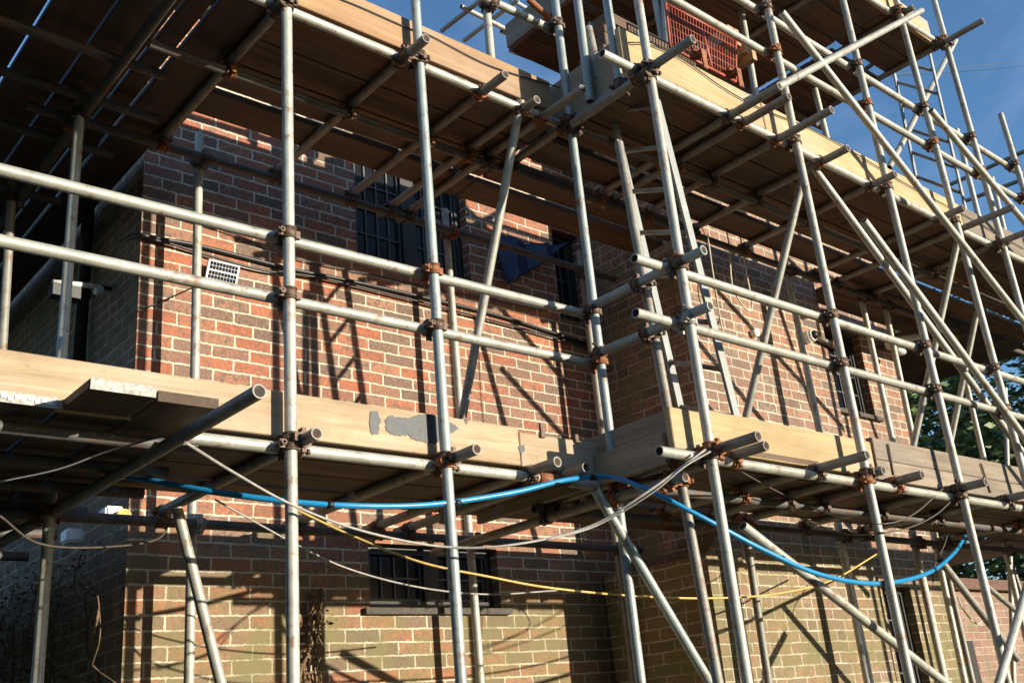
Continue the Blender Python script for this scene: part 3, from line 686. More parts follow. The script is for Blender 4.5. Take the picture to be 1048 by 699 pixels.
brace('thin dark strut upright at the right behind the last pole, under the deck', *pl((1036, 579), (1049, 622), 4.4), mat=GALV_DULL)

# ------------------------------------------------------------------ side scaffold left of the house corner
tube('scaffold_transom', 'long ledger end pointing at the camera below the pale board', (1.45, 2.77, EYE + 1.05), (1.37, 9, EYE + 1.05), GALV_DULL, 'side scaffold ledgers')
tube('scaffold_transom', 'overhead ledger running back along the left side wall', (1.43, 3.05, L2 - .05), (1.45, 9.5, L2 - .05), GALV_SHADE, 'side scaffold ledgers')
tube('scaffold_transom', 'outer overhead ledger of the side scaffold at the left edge', (.45, 3.1, L2 - .05), (.45, 9.5, L2 - .05), GALV_SHADE, 'side scaffold ledgers')
tube('scaffold_transom', 'outer lower ledger of the side scaffold at the left edge', (.45, 3.1, EYE + 1.05), (.45, 9.5, EYE + 1.05), GALV_DULL, 'side scaffold ledgers')
ordn = ['nearest', 'second', 'third', 'fourth', 'fifth', 'sixth', 'seventh', 'eighth', 'ninth', 'tenth', 'eleventh', 'twelfth', 'thirteenth', 'fourteenth']
for i, y in enumerate((3.60, 3.98, 4.35, 4.75, 5.3, 5.9, 6.6, 7.4)):
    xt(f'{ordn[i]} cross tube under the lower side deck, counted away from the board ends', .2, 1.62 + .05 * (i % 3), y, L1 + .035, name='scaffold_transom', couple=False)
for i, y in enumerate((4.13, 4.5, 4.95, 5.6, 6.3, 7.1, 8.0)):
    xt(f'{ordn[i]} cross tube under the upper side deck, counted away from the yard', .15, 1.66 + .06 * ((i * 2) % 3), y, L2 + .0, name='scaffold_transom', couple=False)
for i, (a, b) in enumerate((((100, 100), (118, 104)), ((84, 118), (103, 124)), ((43, 168), (62, 174)))):
    tube('tube_stub', ['bright short tube end under the upper side deck, highest', 'bright short tube end under the upper side deck, middle with a rusty clamp', 'bright short tube end under the upper side deck, lowest'][i],
         P(*a, z=L2 - .02), P(*b, z=L2 - .02), GALV, 'bright tube ends by the house corner', couple=False)
upright('dull upright pole of the side scaffold far behind', (28, 290), (20, 355), 8.0, z1=L2, mat=GALV_DULL)

# couplers wherever an upright meets a horizontal tube, or a cross tube lies on a ledger
rc = random.Random(3)
def is_v(o): return o.name.startswith('scaffold_standard')
done = 0
for i in range(len(TUBES)):
    oa, pa, qa = TUBES[i]
    for j in range(len(TUBES)):
        if i == j: continue
        ob_, pb, qb = TUBES[j]
        va, vb = is_v(oa), is_v(ob_)
        if vb or (not va and not (oa.name.startswith('scaffold_rail') and ob_.name.startswith('scaffold_transom'))): continue
        r = closest(pa, qa, pb, qb)
        if not r: continue
        c1, c2 = r
        if (c1 - c2).length > (.105 if va else .075) or not in_view(c1): continue
        bm = bmesh.new(); coupler_mesh(bm, c1, (qa - pa).normalized(), c2, (qb - pb).normalized())
        m_ = rc.choice([RUST, RUST2, RUST2, RUST, RUST2, RUST, ZINC] if c1.z < L2 - .2 and c1.x < 4 else [RUST2, RUST2, RUST, RUST2])
        link('coupler', bm, m_, oa); done += 1
print('couplers', done)

# ------------------------------------------------------------------ boards
rb = random.Random(11)
def board(name, label, a, b, mat, group, sag=0, tilt=0.0, ends=None, cat='scaffold board'):
    """one timber board as a bevelled box from corner a to corner b"""
    a = Vector(a); b = Vector(b)
    bm = bmesh.new(); add_box(bm, a, b)
    bmesh.ops.bevel(bm, geom=list(bm.edges), offset=.004, segments=1, affect='EDGES')
    c = (a + b) / 2
    if tilt: bmesh.ops.rotate(bm, verts=bm.verts, cent=c, matrix=Matrix.Rotation(tilt, 3, 'Z'))
    o = link(name, bm, mat, loc=(c.x, c.y, min(a.z, b.z)))
    tag(o, label, cat, group); return o
BT = .036
def deck_x(rows, cuts, z, deckname, mat=WX, group='deck boards'):
    n = len(rows)
    for k, (y0, y1) in enumerate(rows):
        c = list(cuts)
        sh = (k * .61) % 1.0
        xs = [c[0]] + [x + (sh - .5) * .9 for x in c[1:-1]] + [c[-1]]
        for i in range(len(xs) - 1):
            dz = rb.uniform(0, .003)
            side = 'outermost row,' if k == 0 else 'innermost row,' if k == n - 1 else ordn[k] + ' row from the yard,'
            seg = ['left end', 'middle', 'right end'][min(2, i)] if len(xs) > 2 else 'full length'
            board('deck_board', f'brown board of the {deckname}, {side} {seg}', (xs[i] + .004, y0, z + dz), (xs[i + 1] - .004, y1 - rb.uniform(.001, .004), z + dz + BT), mat, group, tilt=rb.uniform(-.0012, .0012))
def deck_y(cols, cuts, z, deckname, mat=WY, group='side deck boards', stag=.8):
    n = len(cols)
    for k, (x0, x1) in enumerate(cols):
        sh = (k * .37) % 1.0
        ys = [cuts[0][k] if isinstance(cuts[0], (list, tuple)) else cuts[0]] + [y + (sh - .5) * stag for y in cuts[1:-1]] + [cuts[-1]]
        for i in range(len(ys) - 1):
            seg = ['near end', 'second length', 'third length', 'far end'][min(i, 3)]
            dz = rb.uniform(0, .003)
            board('deck_board', f'brown board of the {deckname}, {ordn[k]} from the left, {seg}', (x0, ys[i] + .004, z + dz), (x1, ys[i + 1] - .004, z + dz + BT), mat, group)
Z1, Z2, Z3 = T1 + .026, T2 + .026, L3 + .075
rowsA = [(3.50, 3.722), (3.727, 3.949), (3.954, 4.176), (4.225, 4.447)]
deck_x(rowsA, [1.60, 3.67], Z1, 'lower left deck')
deck_x(rowsA, [1.915, 3.67], Z2, 'upper left deck')
deck_x([(3.954, 4.176), (4.225, 4.447)], [3.68, 5.42], Z1, 'lower corner deck')
deck_x([(3.954, 4.176), (4.225, 4.447)], [3.68, 5.42], Z2, 'upper corner deck')
rowsB = [(2.90, 3.122), (3.127, 3.349), (3.354, 3.576), (3.63, 3.852)]
deck_x(rowsB, [3.70, 6.2, 8.6, 10.5], Z1, 'lower wing deck')
deck_x(rowsB, [3.74, 6.2, 8.6, 10.5], Z2, 'upper wing deck')
deck_x([(2.88, 3.102), (3.107, 3.329), (3.334, 3.556), (3.561, 3.783), (3.788, 4.01), (4.015, 4.237)], [4.75, 6.9], Z3, 'top deck')
deck_x([(2.88, 3.102), (3.107, 3.329)], [6.91, 7.75], Z3, 'top deck right tip')
deck_x([(4.242, 4.464), (4.469, 4.691), (4.696, 4.918)], [4.75, 6.4], Z3, 'top deck inner part')
deck_x([(3.40, 3.622), (3.627, 3.849), (3.854, 4.076), (4.081, 4.24)], [6.95, 7.72], Z3 - .02, 'top deck landing')
deck_x([(3.862, 4.084), (4.089, 4.311)], [7.26, 8.93], Z2, 'upper deck by the end wall')
# return of the decks behind the right end of the house
colsE = [(8.95 + .228 * k, 8.95 + .228 * k + .222) for k in range(8)]
deck_y(colsE, [3.87, 7.5, 12.5], Z2, 'upper deck past the house')
deck_y(colsE[:5], [3.87, 7.5, 12.5], Z1, 'lower deck past the house')
# side decks left of the house corner: boards run away from the yard
colsL = [(-.06, .16), (.165, .385), (.39, .61), (.615, .835), (.845, 1.065), (1.083, 1.303), (1.318, 1.540)]
deck_y(colsL + [(1.556, 1.655), (1.676, 1.896)], [3.50, 5.2, 7.4, 9.8], Z2, 'upper side deck')
deck_y(colsL, [[3.3, 3.42, 3.5, 3.4, 3.45, 3.21, 3.24], 5.1, 7.3, 9.8], Z1, 'lower side deck')
bx = bmesh.new()
# painted board ends and nail plates
for k, (x0, x1) in enumerate(colsL):
    y0 = [3.3, 3.42, 3.5, 3.4, 3.45, 3.21, 3.24][k]
    parent = None
    for o in COL.objects:
        if o.get('label', '').startswith(f'brown board of the lower side deck, {ordn[k]} ') and 'near end' in o['label']: parent = o
    if parent is None: continue
    parent['_org'] = list(parent.location)
    bm = bmesh.new(); add_box(bm, (x0 + .002, y0 - .0015, Z1 - .001), (x1 - .002, y0 + .0025, Z1 + BT + .001)); link('painted_end', bm, WY if k == 6 else ENDP, parent)
    if k in (3, 4):
        bm = bmesh.new()
        for i in range(9): add_box(bm, (x0 + .018 + i * .021, y0 - .006, Z1 + .006 + (i % 2) * .008), (x0 + .032 + i * .021, y0 - .002, Z1 + .018 + (i % 2) * .008))
        link('nail_plate', bm, PLATE, parent)
    parent['label'] = {4: 'pale ended scaffold board with a toothed nail plate, under the left of the toe board', 5: 'longer left of the two board ends jutting out by the ledger end',
                       6: 'right of the two board ends jutting out beside the ledger end', 3: 'pale ended scaffold board cut by the left edge of the picture'}.get(k, parent['label'])
# toe boards
def toe(label, x0, x1, y, z0, z1, mat, th=.036, **k): return board('toe_board', label, (x0, y, z0), (x1, y + th, z1), mat, 'toe boards', cat='toe board', **k)
t1 = toe('pale sunlit toe board along the left deck with a grey sealant patch', .25, 3.14, 3.46, Z1 + .001, EYE + 1.325, TOE_P)
t2 = toe('short pale toe board with a sawn notch ending at the corner pole', 3.145, 3.665, 3.46, Z1 - .002, EYE + 1.305, TOE_P)
# grey patch of sealant: irregular thin slab on the board's face
def blob(name, parent, pts, y, mat):
    rg = random.Random(len(pts)); rag = []
    for i in range(len(pts)):
        a = pts[i]; b = pts[(i + 1) % len(pts)]
        for k in range(5):
            t = k / 5; rag.append((a[0] + (b[0] - a[0]) * t + rg.uniform(-.0035, .0035), a[1] + (b[1] - a[1]) * t + rg.uniform(-.004, .003)))
    pts = rag if len(pts) > 5 else pts
    bm = bmesh.new(); f = [bm.verts.new((x, y, z)) for x, z in pts]; fc = bm.faces.new(f)
    r = bmesh.ops.extrude_face_region(bm, geom=[fc]); bmesh.ops.translate(bm, verts=[v for v in r['geom'] if isinstance(v, bmesh.types.BMVert)], vec=(0, -.003, 0))
    bmesh.ops.recalc_face_normals(bm, faces=bm.faces); return link(name, bm, mat, parent)
def pix(pts, y): return [(P(u, v, y=y).x, P(u, v, y=y).z) for u, v in pts]
blob('sealant_patch', t1, pix([(394, 430), (398, 425), (407, 427), (418, 428), (428, 424), (440, 424), (450, 426), (456, 430), (464, 434), (470, 438), (460, 444), (456, 449), (444, 454), (434, 452), (424, 450), (418, 445), (404, 446), (395, 441)], 3.459), 3.4595, PATCH)
blob('sealant_patch', t1, pix([(379, 421), (386, 421), (389, 430), (387, 444), (380, 445), (378, 436)], 3.459), 3.4595, PATCH)
blob('knot', t1, pix([(475, 429), (479, 427), (480, 431), (477, 434)], 3.459), 3.4595, RUST2)
blob('stain', t2, pix([(530, 457), (536, 455), (537, 461), (533, 465)], 3.459), 3.4595, PATCH)
bm = bmesh.new(); add_box(bm, (P(553, 440, y=3.45).x, 3.445, EYE + 1.29), (P(557, 440, y=3.45).x, 3.459, EYE + 1.36)); link('bracket', bm, RUST2, t2)
bm = bmesh.new(); add_box(bm, (P(588, 444, y=3.45).x, 3.445, EYE + 1.29), (P(591, 444, y=3.45).x, 3.459, EYE + 1.33)); link('bracket', bm, RUST2, t2)
t3 = toe('orange sunlit toe board along the upper left deck, carrying a black cable', .9, 3.63, 3.46, EYE + 3.235, EYE + 3.435, TOE_O)
t4 = toe('pale grainy toe board offcut left of the wing end pole', 3.55, 3.775, 2.88, EYE + 1.12, EYE + 1.315, TOE_Y)
t5 = toe('yellow toe board along the lower wing deck right of the ladder', 3.80, 5.30, 2.90, Z1 + .001, EYE + 1.345, TOE_Y)
toe('upper of the stacked grey toe boards on the lower wing deck', 5.31, 7.3, 2.90, EYE + 1.25, EYE + 1.375, TOE_G)
toe('lower of the stacked grey toe boards on the lower wing deck', 5.29, 7.2, 2.898, Z1 - .01, EYE + 1.247, TOE_G)
toe('grey toe board at the far right of the lower wing deck', 7.32, 10.4, 2.90, Z1, EYE + 1.35, TOE_G)
toe('yellow toe board on the upper wing deck under the red mesh barrier', 3.62, 4.86, 2.90, EYE + 3.245, EYE + 3.455, TOE_Y)
toe('fawn toe board on the upper wing deck right of the slanting tie tube', 4.87, 7.35, 2.90, EYE + 3.235, EYE + 3.44, TOE_Y)
toe('fawn toe board at the far right of the upper wing deck', 7.36, 10.4, 2.90, EYE + 3.235, EYE + 3.44, TOE_G)
toe('orange toe board along the edge of the top deck beneath the sky', 4.9, 7.62, 2.86, Z3 + .0, Z3 + .22, TOE_Y)
# toe boards across the wing end
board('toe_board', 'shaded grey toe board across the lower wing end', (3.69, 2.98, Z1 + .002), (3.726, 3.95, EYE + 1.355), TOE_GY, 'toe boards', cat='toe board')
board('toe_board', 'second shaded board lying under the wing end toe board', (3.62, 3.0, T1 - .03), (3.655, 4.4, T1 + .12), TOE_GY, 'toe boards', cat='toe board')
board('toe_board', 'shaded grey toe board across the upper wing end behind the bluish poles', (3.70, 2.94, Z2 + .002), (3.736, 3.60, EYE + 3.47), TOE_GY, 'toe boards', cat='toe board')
board('toe_board', 'grey toe board across the left end of the top deck', (4.70, 3.3, Z3 + .001), (4.736, 4.9, Z3 + .22), TOE_GY, 'toe boards', cat='toe board')
for i in range(5):  # hidden pile added to keep low sun off the upper left wall
    board('deck_board', f'board lying behind the orange toe board, {ordn[i] if i else "lowest"} of its pile', (1.95 + .05 * (i % 3), 3.74 + .004 * i, Z2 + .042 + i * .093), (3.665 - .02 * (i % 2), 3.945, Z2 + .042 + i * .093 + .088), WX, 'pile of boards')
for i in range(5):  # mostly hidden pile added to shade the inner corner and upper window
    board('deck_board', f'board lying on the upper wing deck behind the red mesh, {ordn[i] if i else "lowest"} of its pile', (3.80 + .03 * (i % 3), 3.16 + .004 * i, Z2 + .042 + i * .095), (5.95 - .03 * (i % 2), 3.375, Z2 + .042 + i * .095 + .09), WX, 'pile of boards')
for i in range(2):  # extra height added to block sun; also serves as timber behind the mesh
    board('deck_board', ['short board on top of the pile behind the red mesh', 'topmost short board behind the red mesh'][i], (3.84 + .05 * i, 3.18, Z2 + .52 + i * .09), (4.72 - .04 * i, 3.37, Z2 + .52 + i * .09 + .085), WX, 'pile of boards')
# straps holding the stacked boards
for i, (a, b) in enumerate((((892, 448), (898, 478)), ((909, 454), (915, 486)), ((1004, 474), (1014, 504)))):
    bm = bmesh.new(); p_ = P(*a, y=2.89); q_ = P(*b, y=2.89); add_obox(bm, (p_ + q_) / 2, Vector((.006, 0, 0)), Vector((0, .004, 0)), (q_ - p_) / 2)
    tag(link('metal_strap', bm, RUST2, loc=p_), ['thin dark strap on the grey toe boards, first from the yellow board', 'thin dark strap on the grey toe boards, second from the yellow board', 'thin dark strap on the grey toe boards near their right end'][i], 'strap', 'straps on the toe boards')

# ------------------------------------------------------------------ cables, hose, cords
def curve_pts(pts, n=8):
    out = []; P_ = [pts[0] * 2 - pts[1]] + pts + [pts[-1] * 2 - pts[-2]]
    for i in range(1, len(P_) - 2):
        for k in range(n):
            t = k / n; a, b, c, d = P_[i - 1], P_[i], P_[i + 1], P_[i + 2]
            out.append(.5 * ((2 * b) + (c - a) * t + (2 * a - 5 * b + 4 * c - d) * t * t + (3 * b - a - 3 * c + d) * t ** 3))
    out.append(pts[-1]); return out
def cable(name, label, pts, r, mat, cat='cable', group=None, seg=8, parent=None):
    pts = curve_pts([Vector(p) for p in pts]); bm = bmesh.new(); prev = None
    for i, p in enumerate(pts):
        d = (pts[min(i + 1, len(pts) - 1)] - pts[max(i - 1, 0)]).normalized(); d, s, t = frame_of(d)
        ring = [bm.verts.new(p + (s * math.cos(2 * math.pi * k / seg) + t * math.sin(2 * math.pi * k / seg)) * r) for k in range(seg)]
        if prev:
            for k in range(seg): f = bm.faces.new((prev[k], prev[(k + 1) % seg], ring[(k + 1) % seg], ring[k])); f.smooth = True
        else: bm.faces.new(ring[::-1])
        prev = ring
    bm.faces.new(prev); bmesh.ops.recalc_face_normals(bm, faces=bm.faces)
    o = link(name, bm, mat, parent=parent, loc=None if parent else pts[0])
    if parent is None: tag(o, label, cat, group)
    return o
def pp(l, y): return [P(u, v, y=(y if not isinstance(y, (list, tuple)) else y[i])) for i, (u, v) in enumerate(l)]
cable('water_pipe', 'bright blue water pipe sagging under both lower decks', pp([(118, 486), (150, 491), (230, 505), (330, 516), (430, 517), (520, 505), (580, 491), (622, 488), (660, 500), (720, 530), (780, 562), (840, 588), (900, 597), (950, 586), (976, 566), (988, 548)],
      [4.3, 4.0, 3.7, 3.5, 3.42, 3.36, 3.33, 3.33, 3.1, 2.95, 2.88, 2.84, 2.84, 3.0, 3.2, 3.45]), .0125, BLUEH, 'pipe')
hose = [o for o in COL.objects if o.name == 'water_pipe'][0]
for (u, v, y) in ((338, 516.5, 3.49), (468, 514.5, 3.39), (607, 488.5, 3.33), (905, 597, 2.84), (800, 571.5, 2.87)):
    c_ = P(u, v, y=y); bm = bmesh.new(); add_cyl(bm, c_ - Vector((.012, 0, 0)), c_ + Vector((.012, 0, 0)), .0155, 12); hose['_org'] = list(hose.location); link('tie', bm, BLACK, hose)
wy = WA - .02
cable('wall_cable', 'thick black cable bundle sagging across the sunlit wall', pp([(112, 258), (128, 246), (143, 241), (165, 245), (200, 251), (260, 266), (300, 276), (360, 288), (440, 306), (520, 326), (600, 352)], [5.6, 5.3, wy, wy, wy, wy, wy, wy, wy, wy, wy]), .013, BLACK)
cable('wall_cable', 'second black cable just below the thick bundle on the wall', pp([(150, 244), (175, 250), (215, 262), (270, 277), (330, 285), (430, 309), (530, 335), (610, 358)], wy - .01), .008, BLACK)
cable('wall_cable', 'thin dark cable above the bundle on the sunlit wall', pp([(146, 212), (180, 222), (240, 240), (300, 264), (380, 281), (470, 300), (560, 318)], wy), .0045, BROWNC)
cable('wall_cable', 'thin cable drooping from the house corner to the inner pole', pp([(140, 319), (160, 311), (185, 300), (202, 292)], [wy, wy, wy - .06, 4.84]), .004, BLACK)
cable('cable', 'pale grey cable looping from the ledger end under the deck to the wing ledger', pp([(190, 453), (240, 484), (300, 517), (370, 543), (450, 559), (520, 558), (600, 540), (660, 505), (722, 460)], [3.0, 3.3, 3.33, 3.33, 3.33, 3.2, 3.1, 2.9, 2.77]), .0055, GREYC)
cable('cable', 'second thin grey cable twisted beside the first by the wing end pole', pp([(560, 552), (610, 538), (665, 506), (700, 478), (727, 462)], [3.1, 3.08, 2.9, 2.8, 2.76]), .004, GREYC)
cable('cord', 'orange and yellow cord sagging low in front of the dark lower wall', pp([(300, 520), (360, 548), (430, 575), (500, 590), (560, 601), (640, 609), (720, 612), (790, 608), (850, 594), (897, 567)], [3.9, 3.8, 3.6, 3.5, 3.45, 3.5, 3.5, 3.5, 3.5, 3.6]), .0055, YELLOW)
cable('cable', 'thin grey cable drooping below the orange cord on the left', pp([(220, 511), (305, 558), (360, 583), (430, 601), (500, 608), (570, 604)], 4.0), .0045, GREYC)
cable('cable', 'grey cable drooping under the wing ledger towards the right pole', pp([(745, 475), (800, 505), (860, 530), (903, 536), (935, 526), (965, 500)], [2.9, 3.2, 3.0, 2.77, 2.8, 2.86]), .004, BROWNC)
cable('cable', 'longer drooping cable under the right of the wing deck', pp([(800, 520), (860, 545), (900, 545), (930, 540), (960, 525), (985, 500)], [3.4, 3.2, 2.78, 2.8, 2.85, 2.86]), .004, BROWNC)
cable('cable', 'short hooked cable hanging from the deck by the blue pipe end', pp([(960, 534), (969, 540), (967, 556), (956, 580), (955, 598)], 3.3), .004, BROWNC)
cable('board_cable', 'black cable tacked along the upper orange toe board', pp([(335, -6), (370, 8), (420, 30), (441, 37), (500, 67), (560, 86), (577, 92)], 3.452), .0035, BLACK)
cable('board_cable', 'black cable sagging across the yellow toe board under the red mesh', pp([(600, 88), (625, 46), (645, 44), (665, 46), (700, 62), (740, 90), (780, 112), (830, 132), (880, 160), (930, 190), (990, 222), (1048, 255)], [3.3, 3.1, 2.89] + [2.889] * 9), .0035, BLACK)
cable('rope_loop', 'cream rope loop hanging against the upper wing wall', pp([(740, 222), (746, 250), (749, 290), (757, 308), (766, 318), (770, 312), (765, 285), (760, 255), (752, 222), (744, 216)], 3.92), .006, CREAM, 'rope')
cable('rope_loop', 'pale cord hanging in a narrow loop beside the ladder top', pp([(724, 240), (729, 275), (736, 320), (742, 350)], 3.5), .0045, CREAM, 'rope')
cable('hooked_wire', 'pale wire with a hooked tip below the right deck', pp([(980, 610), (985, 622), (994, 634), (1001, 638), (1005, 635)], 3.9), .006, CREAM, 'wire')
cable('overhead_wire', 'upper overhead wire crossing the sky at the right', [P(1100, 57, y=9), P(940, 74, y=7), P(858, 76, y=6)], .006, BROWNC, 'overhead wire')
cable('overhead_wire', 'lower overhead wire crossing the sky at the right', [P(1100, 62, y=9), P(1048, 68, y=8.4), P(940, 77, y=7), P(780, 80, y=5)], .007, BLACK, 'overhead wire')
cable('cable', 'thin black cable running back from the ledger end to the left', pp([(170, 445), (110, 462), (60, 480), (0, 493)], [3.3, 3.4, 3.4, 3.4]), .004, BLACK)
cable('cable', 'dark cable festooned under the lower side deck', pp([(0, 528), (40, 556), (100, 560), (160, 552), (175, 530), (188, 512)], [3.6, 3.8, 4.0, 4.2, 4.3, 4.4]), .004, BROWNC)

# ------------------------------------------------------------------ fixtures on the walls
# solar panel
sp_ = empty('solar_panel', P(228, 277, y=WA - .08), 'small white framed solar panel mounted on the sunlit wall', 'solar panel')
c0, c1, c2, c3 = [P(u, v, y=WA - .07) for u, v in ((209.5, 286), (213.5, 265.5), (245, 273), (241.5, 293))]
ax = ((c3 + c2) - (c0 + c1)) / 4; az = ((c1 + c2) - (c0 + c3)) / 4; cc = (c0 + c1 + c2 + c3) / 4; ay = ax.cross(az).normalized()
bm = bmesh.new(); add_obox(bm, cc, ax, ay * .009, az); link('frame', bm, WHITE, sp_)
bm = bmesh.new()
for i in range(9):
    for k in range(2):
        for h in range(2):
            o_ = cc + ax * (-.80 + i * .2) + az * (-.46 + k * .92 + (h - .5) * .40)
            s = -1 if ay.y > 0 else 1
            add_obox(bm, o_ + ay * .0105 * s, ax * .082, ay * .0015, az * .17)
link('cells', bm, SOLAR, sp_)
bm = bmesh.new(); add_box(bm, cc + Vector((-.10, .02, -.03)), cc + Vector((-.04, .065, .03))); add_box(bm, cc + Vector((-.02, .01, -.012)), cc + Vector((.02, .07, .012))); link('bracket', bm, BLACK, sp_)
# dome camera
def sph(bm, c, r, sx=1, sy=1, sz=1, seg=20):
    g_ = bmesh.ops.create_uvsphere(bm, u_segments=seg, v_segments=12, radius=r); 
    for v in g_['verts']: v.co = Vector((v.co.x * sx, v.co.y * sy, v.co.z * sz)) + Vector(c)
    for f in bm.faces: f.smooth = True
dc = P(830, 344, y=WB - .05); dome = empty('dome_camera', dc, 'white dome security camera on the wing wall', 'security camera')
bm = bmesh.new(); add_cyl(bm, dc + Vector((0, .05, 0)), dc + Vector((0, -.01, 0)), .052, 24); link('housing', bm, WHITE, dome)
bm = bmesh.new(); add_cyl(bm, dc + Vector((0, -.01, 0)), dc + Vector((0, -.03, 0)), .052, 24, r2=.042); link('bezel', bm, WHITE, dome)
bm = bmesh.new(); sph(bm, dc + Vector((0, -.02, 0)), .040); link('lens', bm, DOME, dome)
# junction box and small lamp
jb = P(773, 341, y=WB - .03); o = empty('junction_box', jb, 'small round white junction box on the wing wall', 'junction box')
bm = bmesh.new(); add_cyl(bm, jb + Vector((0, .03, 0)), jb + Vector((0, -.02, 0)), .03, 16); link('body', bm, WHITE, o)
bm = bmesh.new(); add_cyl(bm, jb + Vector((0, -.02, 0)), jb + Vector((0, -.026, 0)), .018, 12); link('lid', bm, WHITE, o)
# pipe bracket / flue right of the dome camera
fl = P(850, 350, y=WB - .05); o = empty('grey_conduit', fl, 'weathered grey conduit running right from the dome camera', 'conduit')
bm = bmesh.new(); add_cyl(bm, P(838, 346, y=WB - .04), P(862, 358, y=WB - .04), .022, 12); link('body', bm, GALV_DULL, o)
bm = bmesh.new(); add_cyl(bm, P(849, 351, y=WB - .04), P(852, 352.5, y=WB - .04), .030, 12); link('clip', bm, RUST2, o)
# white floodlight by the end window
fp = P(922, 352, y=WC - .18); o = empty('floodlight', fp, 'white floodlight hanging from the wall near the end window', 'light fitting')
bm = bmesh.new(); add_cyl(bm, P(910, 352, y=WC - .15), P(938, 346, y=WC - .25), .055, 16, r2=.05); link('lamp_body', bm, WHITE, o)
bm = bmesh.new(); sph(bm, P(921, 360, y=WC - .2), .06, 1.3, .8, .5); link('lamp_shade', bm, WHITE, o)
bm = bmesh.new(); add_box(bm, P(922, 350, y=WC - .2) - Vector((.02, 0, 0)), P(922, 350, y=WC - .2) + Vector((.02, .2, .03))); link('bracket', bm, RUST2, o)
# tube light / camera on the side wall
c_ = P(78, 292, x=XL - .15); o = empty('wall_camera', c_, 'white arm with a small black camera on the shaded side wall', 'security camera')
bm = bmesh.new(); a_ = P(54, 289, x=XL - .22); b2 = P(103, 293.5, x=XL - .06); a_ = P(54, 289, y=b2.y); add_cyl(bm, a_, b2, .016, 12); link('arm', bm, WHITE, o)
bm = bmesh.new(); m2 = a_.lerp(b2, .93) - Vector((0, 0, .035)); add_cyl(bm, m2, m2 + Vector((0, -.05, 0)), .022, 12); link('lens', bm, WHITE, o)
bm = bmesh.new(); m2 = a_.lerp(b2, .2) - Vector((0, 0, .06)); add_box(bm, m2 - Vector((.06, .04, .03)), m2 + Vector((.09, .04, .04))); link('housing', bm, BLACK, o)
bm = bmesh.new(); m2 = a_.lerp(b2, .25); add_cyl(bm, a_.lerp(b2, .9), Vector((XL + .02, b2.y, b2.z)), .014, 8); link('bracket', bm, BLACK, o)
# yellow tipped post and lantern-like bright blocks under the side deck
for i, (u, v, lab) in enumerate(((114, 527, 'white block with a yellow end under the lower side deck'), (74, 549, 'plain white block under the lower side deck'))):
    c_ = P(u, v, x=XL - .12); bm = bmesh.new(); add_box(bm, c_ - Vector((.045, .05, .035)), c_ + Vector((.045, .05, .035))); bmesh.ops.bevel(bm, geom=list(bm.edges), offset=.01, segments=2, affect='EDGES')
    o = tag(link('junction_box', bm, WHITE, loc=c_), lab, 'junction box')
    if i == 0:
        bm = bmesh.new(); add_cyl(bm, c_ + Vector((.03, -.05, -.02)), c_ + Vector((.03, -.09, -.02)), .035, 14); link('cap', bm, YELLOW, o)
c_ = P(97, 181, z=EYE + 2.95); d_ = P(118, 155, z=EYE + 3.02)
o = tube('yellow_capped_tube', 'dark tube end with a yellow cap near the house corner', c_, d_, GALV_DULL, None, couple=False)
bm = bmesh.new(); dd = (d_ - c_).normalized(); add_cyl(bm, c_ - dd * .03, c_ + dd * .04, .028, 14); link('cap', bm, plain('yellow_cap', (.75, .52, .04), .5), o)

# ------------------------------------------------------------------ tarpaulin hanging in the inner corner
def cloth(name, label, corners, n, mat, amp, cat, seed=1):
    """triangular hanging sheet with folds, 4 mm thick"""
    rnd = random.Random(seed); A, B, C_ = [Vector(c) for c in corners]; bm = bmesh.new(); nn = (B - A).cross(C_ - A).normalized(); grid = []
    for i in range(n + 1):
        row = []
        for k in range(n + 1 - i):
            a = i / n; b = k / n; p = A + (C_ - A) * a + (B - A) * b
            f = math.sin(b * 17 + a * 3) * amp + math.sin(b * 41 + a * 7 + 1) * amp * .35
            row.append(bm.verts.new(p + nn * f - Vector((0, 0, .05 * math.sin(math.pi * b) * (1 - a)))))
        grid.append(row)
    for i in range(n):
        for k in range(n - i):
            bm.faces.new((grid[i][k], grid[i][k + 1], grid[i + 1][k]))
            if k < n - i - 1: bm.faces.new((grid[i][k + 1], grid[i + 1][k + 1], grid[i + 1][k]))
    o = link(name, bm, mat, loc=A, smooth=True); md = o.modifiers.new('thick', 'SOLIDIFY'); md.thickness = .004
    return tag(o, label, cat)
cloth('blue_tarpaulin', 'dark blue tarpaulin hanging in a point in the shaded inner corner', pp([(503, 236), (580, 249), (521, 291)], 4.97), 22, TARP, .025, 'tarpaulin')

# ------------------------------------------------------------------ red mesh barrier on the upper wing deck
yb = 2.955
rbm = empty('mesh_barrier', P(716, 50, y=yb), 'red plastic mesh brick guard standing behind the upper wing toe board', 'brick guard')
q0, q1, q2, q3 = [P(u, v, y=yb) for u, v in ((681, 4), (753, 42), (753, 84), (686, 49))]    # tl tr br bl
def bil(s, t): return (q0 * (1 - s) + q1 * s) * (1 - t) + (q3 * (1 - s) + q2 * s) * t
bm = bmesh.new(); K = 24
for i in range(K + 1):
    s = i / K; add_cyl(bm, bil(s, 0), bil(s, 1), .0035, 6)
for k in range(7):
    t = k / 6; add_cyl(bm, bil(0, t), bil(1, t), .003, 6)
link('mesh', bm, RED, rbm)
bm = bmesh.new()
for a, b in (((0, 0), (1, 0)), ((1, 0), (1, 1)), ((1, 1), (0, 1)), ((0, 1), (0, 0))): add_cyl(bm, bil(*a), bil(*b), .009, 8)
add_cyl(bm, bil(.5, .2), bil(.62, 1), .011, 8)
link('frame', bm, RED, rbm)
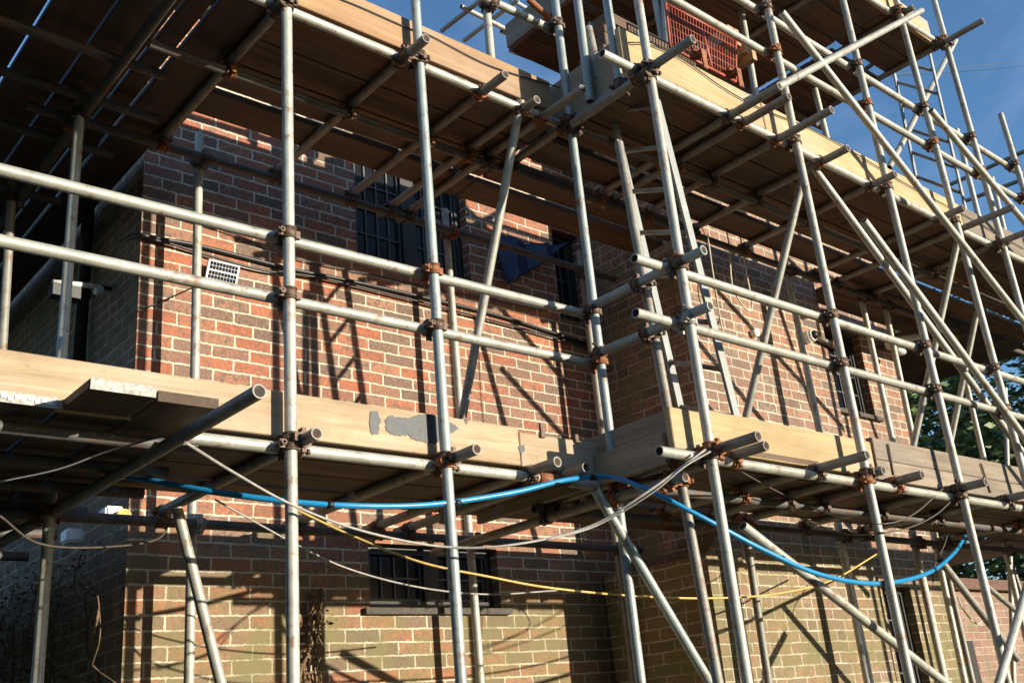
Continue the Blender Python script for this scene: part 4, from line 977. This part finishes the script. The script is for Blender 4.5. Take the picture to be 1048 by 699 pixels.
for s in (.35, .9):
    c_ = bil(s, 1); bm = bmesh.new(); add_box(bm, c_ + Vector((-.02, -.075, -.10)), c_ + Vector((.02, -.066, .03))); add_box(bm, c_ + Vector((-.02, -.066, .0)), c_ + Vector((.02, .01, .03))); add_cyl(bm, c_ + Vector((-.05, -.03, .03)), c_ + Vector((.06, -.03, .05)), .012, 8)
    link('hook', bm, RUST, rbm)
# bundle of timber offcuts stacked behind the mesh
for i in range(7):
    c_ = P(726 + i * 4, 40 + i * 3.5, y=3.12 + .03 * (i % 2)); bm = bmesh.new(); add_box(bm, c_ - Vector((.02, .16, .10)), c_ + Vector((.02, .16, .012 * (i % 3))))
    tag(link('timber_offcut', bm, TOE_O, loc=c_), f'{ordn[i]} pale timber offcut behind the red mesh, counted from its left', 'timber offcut', 'offcuts behind the red mesh')

# ------------------------------------------------------------------ dried climber on the lower wall
vn = empty('dried_climber', P(318, 699, y=WA - .05), 'dead brown climbing plant against the lower sunlit wall', 'climbing plant')
rv = random.Random(5)
for i in range(7):
    u0 = 314 + rv.uniform(-10, 14); pts = []
    for k in range(8):
        pts.append(P(u0 + (328 - u0) * k / 7 * .8 + rv.uniform(-5, 5), 715 - k * 15.5 - rv.uniform(0, 5), y=WA - .03 - rv.uniform(0, .04)))
    cable('stem', None, pts, .007 if i < 4 else .004, VINE, parent=vn, seg=6)
bm = bmesh.new()
for i in range(160):
    k = rv.random(); c_ = P(318 + k * 8 + rv.gauss(0, 6), 712 - k * 108, y=WA - .04 - rv.uniform(0, .05)); d = Vector((rv.gauss(0, 1), rv.gauss(0, 1), rv.gauss(0, 1))).normalized(); d, s, t = frame_of(d); L = rv.uniform(.008, .022)
    bm.faces.new([bm.verts.new(c_ + s * L), bm.verts.new(c_ + t * L * .5), bm.verts.new(c_ - s * L), bm.verts.new(c_ - t * L * .5)])
link('leaves', bm, VINE, vn)
cr = empty('creeper', P(60, 699, x=XL - .05), 'dark straggly creeper on the shaded side wall under the lower deck', 'climbing plant')
for i in range(34):
    y0 = rv.uniform(5.2, 7.6); z0 = EYE + rv.uniform(.75, 1.15); L_ = rv.uniform(.25, 1.1); xx = XL - rv.uniform(.015, .08)
    pts = [Vector((xx, y0 + rv.uniform(-.12, .12) * k, z0 - L_ * k / 4)) for k in range(5)]
    cable('stem', None, pts, rv.choice((.003, .005, .007)), VINE, parent=cr, seg=5)
bm = bmesh.new()
for i in range(900):
    c_ = Vector((XL - rv.uniform(.01, .12), 5.35 + abs(rv.gauss(.9, .6)), EYE + rv.uniform(.1, 1.15))); d = Vector((rv.gauss(0, 1), rv.gauss(0, 1), rv.gauss(0, 1))).normalized(); d, s_, t_ = frame_of(d); L_ = rv.uniform(.008, .022)
    bm.faces.new([bm.verts.new(c_ + s_ * L_), bm.verts.new(c_ + t_ * L_ * .6), bm.verts.new(c_ - s_ * L_), bm.verts.new(c_ - t_ * L_ * .6)])
link('leaves', bm, [VINE], cr)
# rusty sleeve joining the left ledger
led = [o for o in COL.objects if o.get('label', '').startswith('stub of rusty joined ledger')][0]; led['_org'] = list(led.location)
bm = bmesh.new(); a_, b_ = P(550, 489.5, y=YR1), P(571, 492, y=YR1); add_cyl(bm, a_, b_, .031, 18)
for t_ in (.1, .5, .9): c_ = a_.lerp(b_, t_); add_cyl(bm, c_ - Vector((0, 0, .05)), c_ - Vector((0, 0, .02)), .009, 8)
link('sleeve', bm, RUST, led)
for o in list(bpy.data.objects):
    if '_org' in o: del o['_org']
